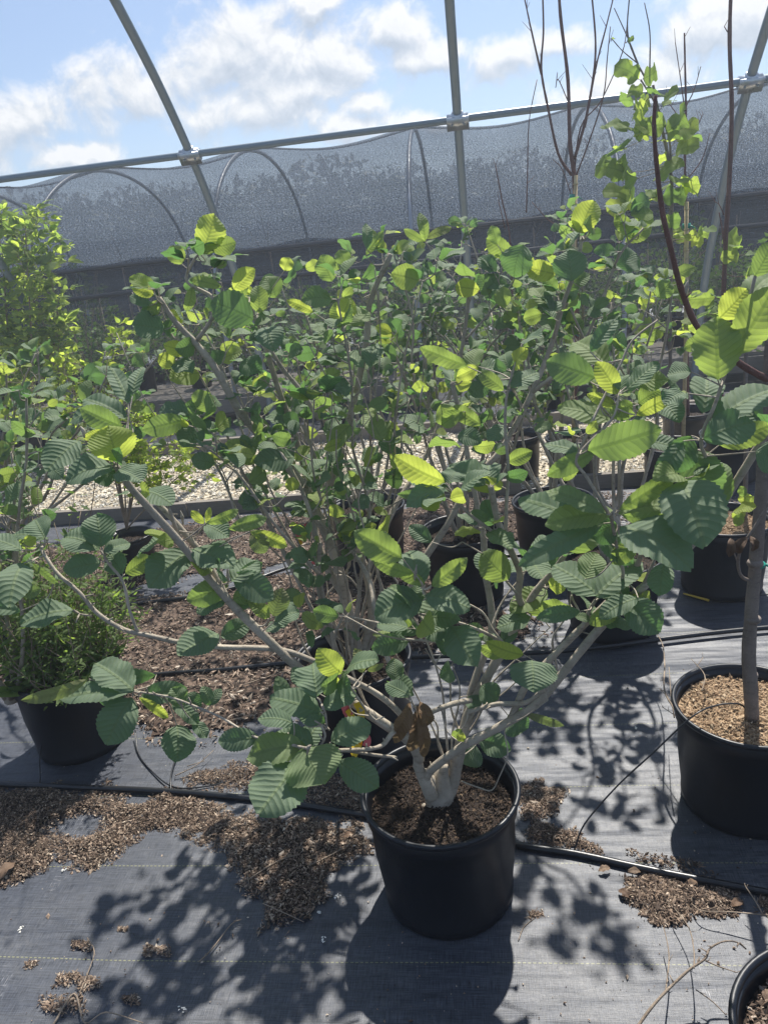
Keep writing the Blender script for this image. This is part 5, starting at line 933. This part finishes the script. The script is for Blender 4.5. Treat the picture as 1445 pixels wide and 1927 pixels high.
# folded fabric scraps showing through bark
# ================================================================ 9. dead twiggy bits, dry leaves, tags
def deadbranch(pts_list, label, mt='twig', name='dead_twig', r=.0028, grp=None):
    mb = MB()
    for pts, ra, rb in pts_list:
        P = [G(x, y, z) for x, y, z in pts]; tube(mb, P, ra, rb, 6, 5, bumpy=.12)
        Pc = catmull(P, 5)
        for _ in range(max(1, len(Pc) // 4)):
            p = Pc[rnd.randrange(1, len(Pc))]; tube(mb, [p, p + np.array([rnd.uniform(-.012, .012), rnd.uniform(-.012, .012), rnd.uniform(0, .012)])], ra * .6, ra * .3, 4, 1)
    return tag(mb.build(name, M[mt]), label, 'twig', grp)
rnd.seed(77)
deadbranch([([(1180, 1960, .02), (1230, 1890, .05), (1290, 1830, .08), (1325, 1805, .10), (1335, 1785, .11), (1360, 1772, .12), (1385, 1773, .12), (1403, 1786, .11)], .0036, .0014), ([(1305, 1822, .09), (1305, 1790, .08), (1295, 1745, .06), (1265, 1705, .04)], .0016, .001), ([(1327, 1808, .1), (1350, 1818, .09), (1385, 1830, .08)], .0018, .001), ([(1308, 1862, .05), (1340, 1885, .04), (1365, 1910, .03)], .0014, .001), ([(1252, 1865, .05), (1258, 1810, .05), (1256, 1780, .05), (1248, 1745, .05)], .0016, .001)], 'forked dry branch arching over the fabric at the lower right')
deadbranch([([(1500, 1730, .05), (1440, 1722, .05), (1370, 1716, .04), (1320, 1714, .03), (1300, 1700, .02)], .002, .0012), ([(1435, 1722, .05), (1420, 1695, .06), (1403, 1670, .07), (1400, 1662, .075)], .0016, .001)], 'pale dry twig with a seed head lying by the near hose at the right edge')
deadbranch([([(1275, 1345, .25), (1250, 1300, .25), (1250, 1250, .22), (1245, 1210, .2), (1225, 1180, .18)], .003, .0014), ([(1268, 1350, .22), (1262, 1310, .22), (1258, 1255, .22)], .002, .001), ([(1285, 1355, .2), (1260, 1340, .2), (1245, 1330, .2)], .0016, .001), ([(1285, 1350, .21), (1262, 1320, .21), (1240, 1295, .21)], .0016, .001), ([(1320, 1300, .33), (1325, 1270, .33), (1300, 1240, .33)], .0016, .001), ([(1310, 1255, .33), (1322, 1237, .33)], .0014, .001)], 'thorny bare twigs leaning on the left side of the right pot')
deadbranch([([(375, 1810, .005), (400, 1785, .006), (435, 1740, .008), (455, 1730, .008)], .002, .0012)], 'dark thin twig below the bark spill')
deadbranch([([(150, 1870, .005), (170, 1820, .008), (178, 1790, .02), (165, 1765, .01)], .0018, .0012)], 'curved thin dark twig on the fabric at the lower left')
deadbranch([([(100, 1930, .005), (140, 1870, .01), (160, 1925, .01), (200, 1905, .02), (270, 1925, .01)], .0026, .0012)], 'broken pale twig at the bottom left edge')
deadbranch([([(468, 1655, .014), (520, 1622, .016), (565, 1607, .018)], .0018, .0012), ([(470, 1670, .014), (465, 1640, .016)], .0014, .001), ([(495, 1700, .012), (540, 1720, .012), (572, 1735, .010)], .0014, .001), ([(580, 1630, .016), (630, 1605, .02), (664, 1584, .02)], .0018, .0012), ([(600, 1660, .014), (606, 1640, .016), (604, 1626, .016)], .002, .001)], 'loose straw coloured stalks scattered on the bark spill left of the front pot')
deadbranch([([(330, 1460, .01), (370, 1440, .02), (402, 1412, .02)], .0018, .001), ([(352, 1442, .008), (385, 1432, .01)], .0018, .001)], 'small forked twig on the fabric between left pot and front pot')
deadbranch([([(280, 1310, .02), (360, 1292, .02), (420, 1290, .02)], .003, .002), ([(455, 1290, .02), (500, 1275, .02), (540, 1262, .02)], .0024, .0016)], 'grey sticks lying on bark beside the middle hose')
deadbranch([([(975, 1770, .004), (985, 1745, .004), (1005, 1728, .004)], .0012, .0008)], 'tiny pale rootlet lying right of the front pot')
def dry_leaf(x, y, s, yaw, label, z=.012):
    mb = MB(); P = G(x, y, z); m = np.array([math.cos(yaw), math.sin(yaw), .15]); leaf(mb, P - m * s / 2, P + m * s / 2, np.array([0, -.2, 1.]), s * .55, wf_round, (6, 10), (rnd.random(), rnd.random(), 0), .3, .35, .12, .05)
    return tag(mb.build('dry_leaf', M['dead']), label, 'dry leaf')
dry_leaf(600, 1352 + 215, .035, .4, 'curled brown dry leaf on the bark spill nearest the front pot')
dry_leaf(515, 1535, .045, 1.9, 'tan dry leaf standing beside the hose under the lowest green leaves')
dry_leaf(655, 1572, .03, .2, 'pinkish dry leaf at the right end of the bark spill')
dry_leaf(14, 1638, .06, 1.2, 'curled grey brown dry leaf at the left edge of the spill', .02)
dry_leaf(1136, 1636, .032, .1, 'curled dry leaf beneath the near hose, left one of the pair')
dry_leaf(1192, 1640, .032, -.2, 'curled dry leaf beneath the near hose, right one of the pair')
dry_leaf(1385, 1700, .036, .3, 'large reddish dry leaf at the right end of the crumb heap')
dry_leaf(1175, 1682, .035, 2.2, 'brown dry leaf at the left end of the crumb heap')
dry_leaf(1300, 1662, .03, .0, 'flat pale dry leaf on top of the crumb heap')
def ribbon(Y, strips, label):
    t = empty('marking_ribbon', W(strips[0][0][0][0], strips[0][0][0][1], Y)); i = 0
    for pts, w, m_ in strips:
        mb = MB(); P = np.array([W(x, y, Y - .01 + .004 * k) for k, (x, y) in enumerate(pts)]); P = catmull(P, 5); T = np.gradient(P, axis=0); wd = w / F * Y / 2
        A = []; 
        for k, p in enumerate(P):
            s = nrmz(np.cross(nrmz(T[k]), nrmz(CAM - p) + .35 * np.array([math.sin(k * .9), 0, math.cos(k * .7)]))); A += [p - s * wd, p + s * wd]
        n_ = len(P); mb.add(A, [(2 * k, 2 * k + 1, 2 * k + 3, 2 * k + 2) for k in range(n_ - 1)]); o = mb.build('yellow_strip' if m_ == 'yellow' else 'pink_strip', M[m_], t); rel(o, t)
    return tag(t, label, 'ribbon')
ribbon(1.47, [([(648, 1325), (656, 1345), (662, 1352)], 20, 'pink'), ([(672, 1322), (680, 1345), (672, 1368), (675, 1400), (665, 1422)], 17, 'yellow'), ([(655, 1335), (665, 1355), (676, 1375)], 15, 'yellow'), ([(683, 1380), (692, 1392), (688, 1405)], 16, 'pink'), ([(660, 1418), (676, 1408), (660, 1400)], 14, 'yellow')], 'yellow and pink ribbon tied to the low left limb of the front shrub')
ribbon(2.3, [([(563, 985), (560, 1000), (572, 1015)], 14, 'pink'), ([(578, 985), (580, 1000), (575, 1012)], 14, 'pink'), ([(563, 1015), (567, 1025)], 9, 'yellow'), ([(585, 1030), (592, 1050), (590, 1062)], 10, 'pink')], 'pink and white ribbon on the stem behind, above the second pot')
mb = MB(); a, b = G(1285, 1117, .008), G(1333, 1130, .008); tube(mb, [a, a + (b - a) * .1, b], .0035, .006, 4, 1, cap=True); tag(mb.build('plant_label', M['yellowtag'], smooth=False), 'yellow plastic plant label lying before the back right pot', 'plant label')
# pebbles, crumbs and fluff on the fabric
mb = MB(); n = 420; xs = rng.uniform(0, 1445, n * 3); ys = rng.uniform(1250, 1927, n * 3); P = np.array([G(x, y) for x, y in zip(xs, ys)])[:n * 2]
L = .0022 * rng.lognormal(0, .55, len(P)); flakes(mb, P, L, L * .7, L * .4, L * .4, np.stack([rng.random(len(P)), rng.random(len(P)), L * 0], 1), .6)
tag(mb.build('crumbs', M['mulch'], smooth=False), 'tiny crumbs and specks sprinkled over the bare fabric', 'debris', kind='stuff')
mb = MB(); P = G(386, 0 + 1330, .004)
for (x, y, s) in [(1196, 1372, .010)]:
    P = G(x, y, .004); flakes(mb, P[None] + 0, np.array([s]), np.array([s * .7]), np.array([s * .6]), np.array([.004]), np.array([[.9, 1, 0]]), .1)
tag(mb.build('pebble', M['stone'], smooth=False), 'white pebble alone on the fabric left of the right pot', 'pebble')
mb = MB()
for (x, y) in [(40, 1750), (635, 1687), (600, 1717), (608, 1768), (345, 1900), (120, 1638)]:
    P = G(x, y, .003); k = 9; flakes(mb, P + rng.normal(0, .004, (k, 3)) * [1, 1, 0], np.full(k, .004), np.full(k, .0025), np.full(k, .001), np.full(k, .002), np.tile([.98, 1, 0], (k, 1)), .5)
tag(mb.build('fluff', M['stone'], smooth=False), 'white scraps of fluff and droppings on the dark fabric', 'debris', kind='stuff')

# ================================================================ 10. far rows of small potted plants and trees beyond
def small_bush(label, seed, h=.55, w=.28, n=260, m_='leaf_far', lsz=.06, potr=.13):
    rnd.seed(seed); t = plant_root('potted_bush', 0, 0)
    mb = MB(); pr = potr; lathe(mb, [(pr * .2, .01), (pr * .82, 0), (pr * .95, pr * 1.5), (pr, pr * 1.5), (pr, pr * 1.65), (pr * .92, pr * 1.65), (pr * .9, pr * 1.4), (.01, pr * 1.4)], (0, 0, 0), 20); mb.build('pot', M['pot'], t)
    st = MB(); lf = MB(); z0 = pr * 1.4
    for k in range(7): a = rnd.uniform(0, 6.28); tube(st, [np.array([0, 0, z0]), np.array([math.cos(a) * w * .4, math.sin(a) * w * .4, z0 + h * .5]), np.array([math.cos(a) * w, math.sin(a) * w, z0 + h * rnd.uniform(.7, 1.1)])], .005, .002, 4, 2)
    for k in range(n):
        a = rnd.uniform(0, 6.28); v = rnd.random(); r_ = w * (0.25 + .85 * math.sqrt(rnd.random())) * (.5 + .7 * math.sin(math.pi * min(1, v * .8 + .15))); p = np.array([r_ * math.cos(a), r_ * math.sin(a), z0 + h * (.12 + v * 1.0) + rnd.uniform(-.04, .04)])
        m = nrmz(np.array([math.cos(a), math.sin(a), rnd.uniform(-.3, .9)])); L = lsz * rnd.uniform(.6, 1.2); leaf(lf, p, p + m * L, tilt_n(rnd.uniform(0, 90), rnd.uniform(-120, 120)), L * .55, wf_narrow, (2, 3), (rnd.random() * .5, rnd.random(), 0), ser=0)
    lf.build('foliage', M[m_], t); st.build('stems', M['twig'], t); return tag(t, label, 'potted bush', 'potted bushes in rows beyond the gravel')
protos = [small_bush('small dark green potted bush in the rows beyond the gravel path', 31), small_bush('small dark green potted bush in the rows beyond the gravel path', 32, .7, .25), small_bush('small dark green potted bush in the rows beyond the gravel path', 33, .4, .33, 220)]
k = 0; rnd.seed(91)
ONES = ['', 'first', 'second', 'third', 'fourth', 'fifth', 'sixth', 'seventh', 'eighth', 'ninth', 'tenth', 'eleventh', 'twelfth', 'thirteenth', 'fourteenth', 'fifteenth', 'sixteenth', 'seventeenth', 'eighteenth', 'nineteenth']
def ordinal(n): return ONES[n] if n < 20 else ({2: 'twentieth', 3: 'thirtieth', 4: 'fortieth'}[n // 10] if n % 10 == 0 else {2: 'twenty', 3: 'thirty', 4: 'forty'}[n // 10] + '-' + ONES[n % 10])
ROWN = {1.0: 'on the fabric behind the gravel', 2.0: 'on the plank benches', 2.9: 'in the row behind the benches', 3.7: 'in the net house middle row', 4.5: 'in the net house second last row', 5.3: 'in the last row by the dark backdrop'}
for u0, zz, ds in ((1.0, .004, .62), (2.0, .29, .55), (2.9, .004, .5), (3.7, .004, .5), (4.5, .004, .5), (5.3, .004, .52)):
    s = -5.2 - rnd.random() * .3 + (0 if u0 < 4 else -1); cnt = 0
    while s < 6.3 + (u0 - 1) * .4:
        if not (u0 == 1.0 and rnd.random() < .55) and not (u0 == 2.0 and 0.4 < s < 1.1):
            o = protos[k % 3] if k < 3 else copy_tree(protos[k % 3]); P = Q(s, u0 + rnd.uniform(-.06, .06), zz); o.location = tuple(P); o.rotation_euler = (0, 0, rnd.uniform(0, 6.28)); q = rnd.uniform(.85, 1.25); o.scale = (q, q, q * rnd.uniform(.9, 1.25)); k += 1; cnt += 1; o['label'] = 'dark green potted bush, ' + ordinal(cnt) + ' from the left ' + ROWN[u0]
        s += ds * rnd.uniform(.85, 1.2)
# bare staked whips inside the net house
def whip(seed):
    rnd.seed(seed); t = plant_root('staked_whip', 0, 0); mb = MB(); P = [np.array([rnd.gauss(0, .02), rnd.gauss(0, .02), z]) for z in (0, .5, 1.0, 1.5)]; P[0][:2] = 0; tube(mb, P, .010, .005, 5, 4)
    for k in range(5): p = P[rnd.choice((1, 2, 3))] + ZZ * rnd.uniform(-.2, .1); tube(mb, [p, p + np.array([rnd.uniform(-.2, .2), rnd.uniform(-.1, .1), rnd.uniform(.15, .35)])], .005, .002, 4, 1)
    mb.build('stem', M['bark_trunk'], t); mb = MB(); tube(mb, [(.02, 0, 0), (.02, 0, 1.45)], .008, .008, 5, 1); mb.build('cane', M['twig'], t)
    return tag(t, 'bare staked whip standing in the shade of the net house', 'young tree', 'staked whips inside the net house')
wp = [whip(1), whip(2)]
for i in range(44):
    o = wp[i] if i < 2 else copy_tree(wp[i % 2]); o.location = tuple(Q(-7.5 + 15.5 * i / 43 + rnd.uniform(-.12, .12), rnd.choice((3.3, 4.1, 4.9, 5.6)), 0.0)); o.rotation_euler = (0, 0, rnd.uniform(0, 6.28)); q = rnd.uniform(.8, 1.05); o.scale = (q, q, q); o['label'] = 'bare staked whip in the net house, ' + ordinal(i + 1) + ' from the left'
# trees far beyond
def far_tree(x, y, h, w, seed, label):
    rnd.seed(seed); r_ = np.random.default_rng(seed); t = plant_root('far_tree', x, y); mb = MB(); b = np.array([x, y, 0.])
    tube(mb, [b, b + ZZ * h * .45, b + ZZ * h * .8], .18, .05, 8, 3)
    cs = []
    for k in range(7): a = k * .9; c = b + np.array([math.cos(a) * w * .45, math.sin(a) * w * .45, h * rnd.uniform(.45, .85)]); cs.append(c); tube(mb, [b + ZZ * h * .35, (b + c) / 2 + ZZ * h * .2, c], .08, .03, 6, 3)
    cs.append(b + ZZ * h * .85); rel(mb.build('trunk', M['bark_trunk'], t), t)
    lf = MB(); N = 9500; ci = r_.integers(0, len(cs), N); rad = w * .36 * r_.random(N) ** .45; v = r_.normal(0, 1, (N, 3)); v /= np.linalg.norm(v, axis=1)[:, None]; P = np.array(cs)[ci] + v * rad[:, None] * [1, 1, .75]
    L = .095 * (w / 3.5) * r_.lognormal(0, .3, N); flakes(lf, P, L, L * .6, L * .05, L * 0, np.stack([r_.random(N) * .25, r_.random(N), L * 0], 1), 2.0)
    rel(lf.build('crown', M['leaf_far'], t, False), t); return tag(t, label, 'tree', 'trees beyond the net house')
for i, (px, Y, h, w, lb) in enumerate([(-40, 26, 4.6, 5.5, 'dark broad tree behind the net at the far left'), (90, 24, 3.6, 4, 'low dark tree behind the net left of the first pale hoop'), (270, 25, 3.9, 4.5, 'rounded dark tree behind the net under the left clamp'), (370, 22, 3.5, 4, 'dark tree behind the net just left of the leaning rib'), (500, 24, 3.7, 4.2, 'dark tree behind the net between left and middle ribs'), (630, 21, 3.7, 4.5, 'tallest dark tree behind the net left of the middle rib'), (760, 27, 3.6, 5, 'low tree behind the net beside the middle rib'), (1000, 30, 3.6, 6, 'far low tree behind the net right of the middle rib'), (1230, 30, 3.6, 6, 'far low tree behind the net behind the tulip tree'), (1440, 28, 3.9, 6, 'far tree behind the net at the right edge')]):
    P = W(px, 430, Y); far_tree(P[0], P[1], h * .74, w, 40 + i, lb)
# ---------------------------------------------------------------- thin haze volume, added to stand in for lens glare
hz = MB(); box(hz, (0, 480, 1.5), (1100, 1040, 5.4)); ho = hz.build('haze', M['white'], None, False)
hm = bpy.data.materials.new('glare_haze'); hm.use_nodes = True; ht = NT(hm.node_tree); ht.n.clear(); hout = ht.new('ShaderNodeOutputMaterial')
hv = ht.new('ShaderNodeVolumePrincipled'); hv.inputs['Color'].default_value = (.82, .90, 1, 1); hv.inputs['Density'].default_value = 0.0095; hv.inputs['Anisotropy'].default_value = 0.5
ht.l.new(hv.outputs[0], hout.inputs[1]); ho.data.materials.clear(); ho.data.materials.append(hm); ho['kind'] = 'stuff'
ho['label'] = 'thin bright haze added in place of lens glare'; ho['category'] = 'haze'
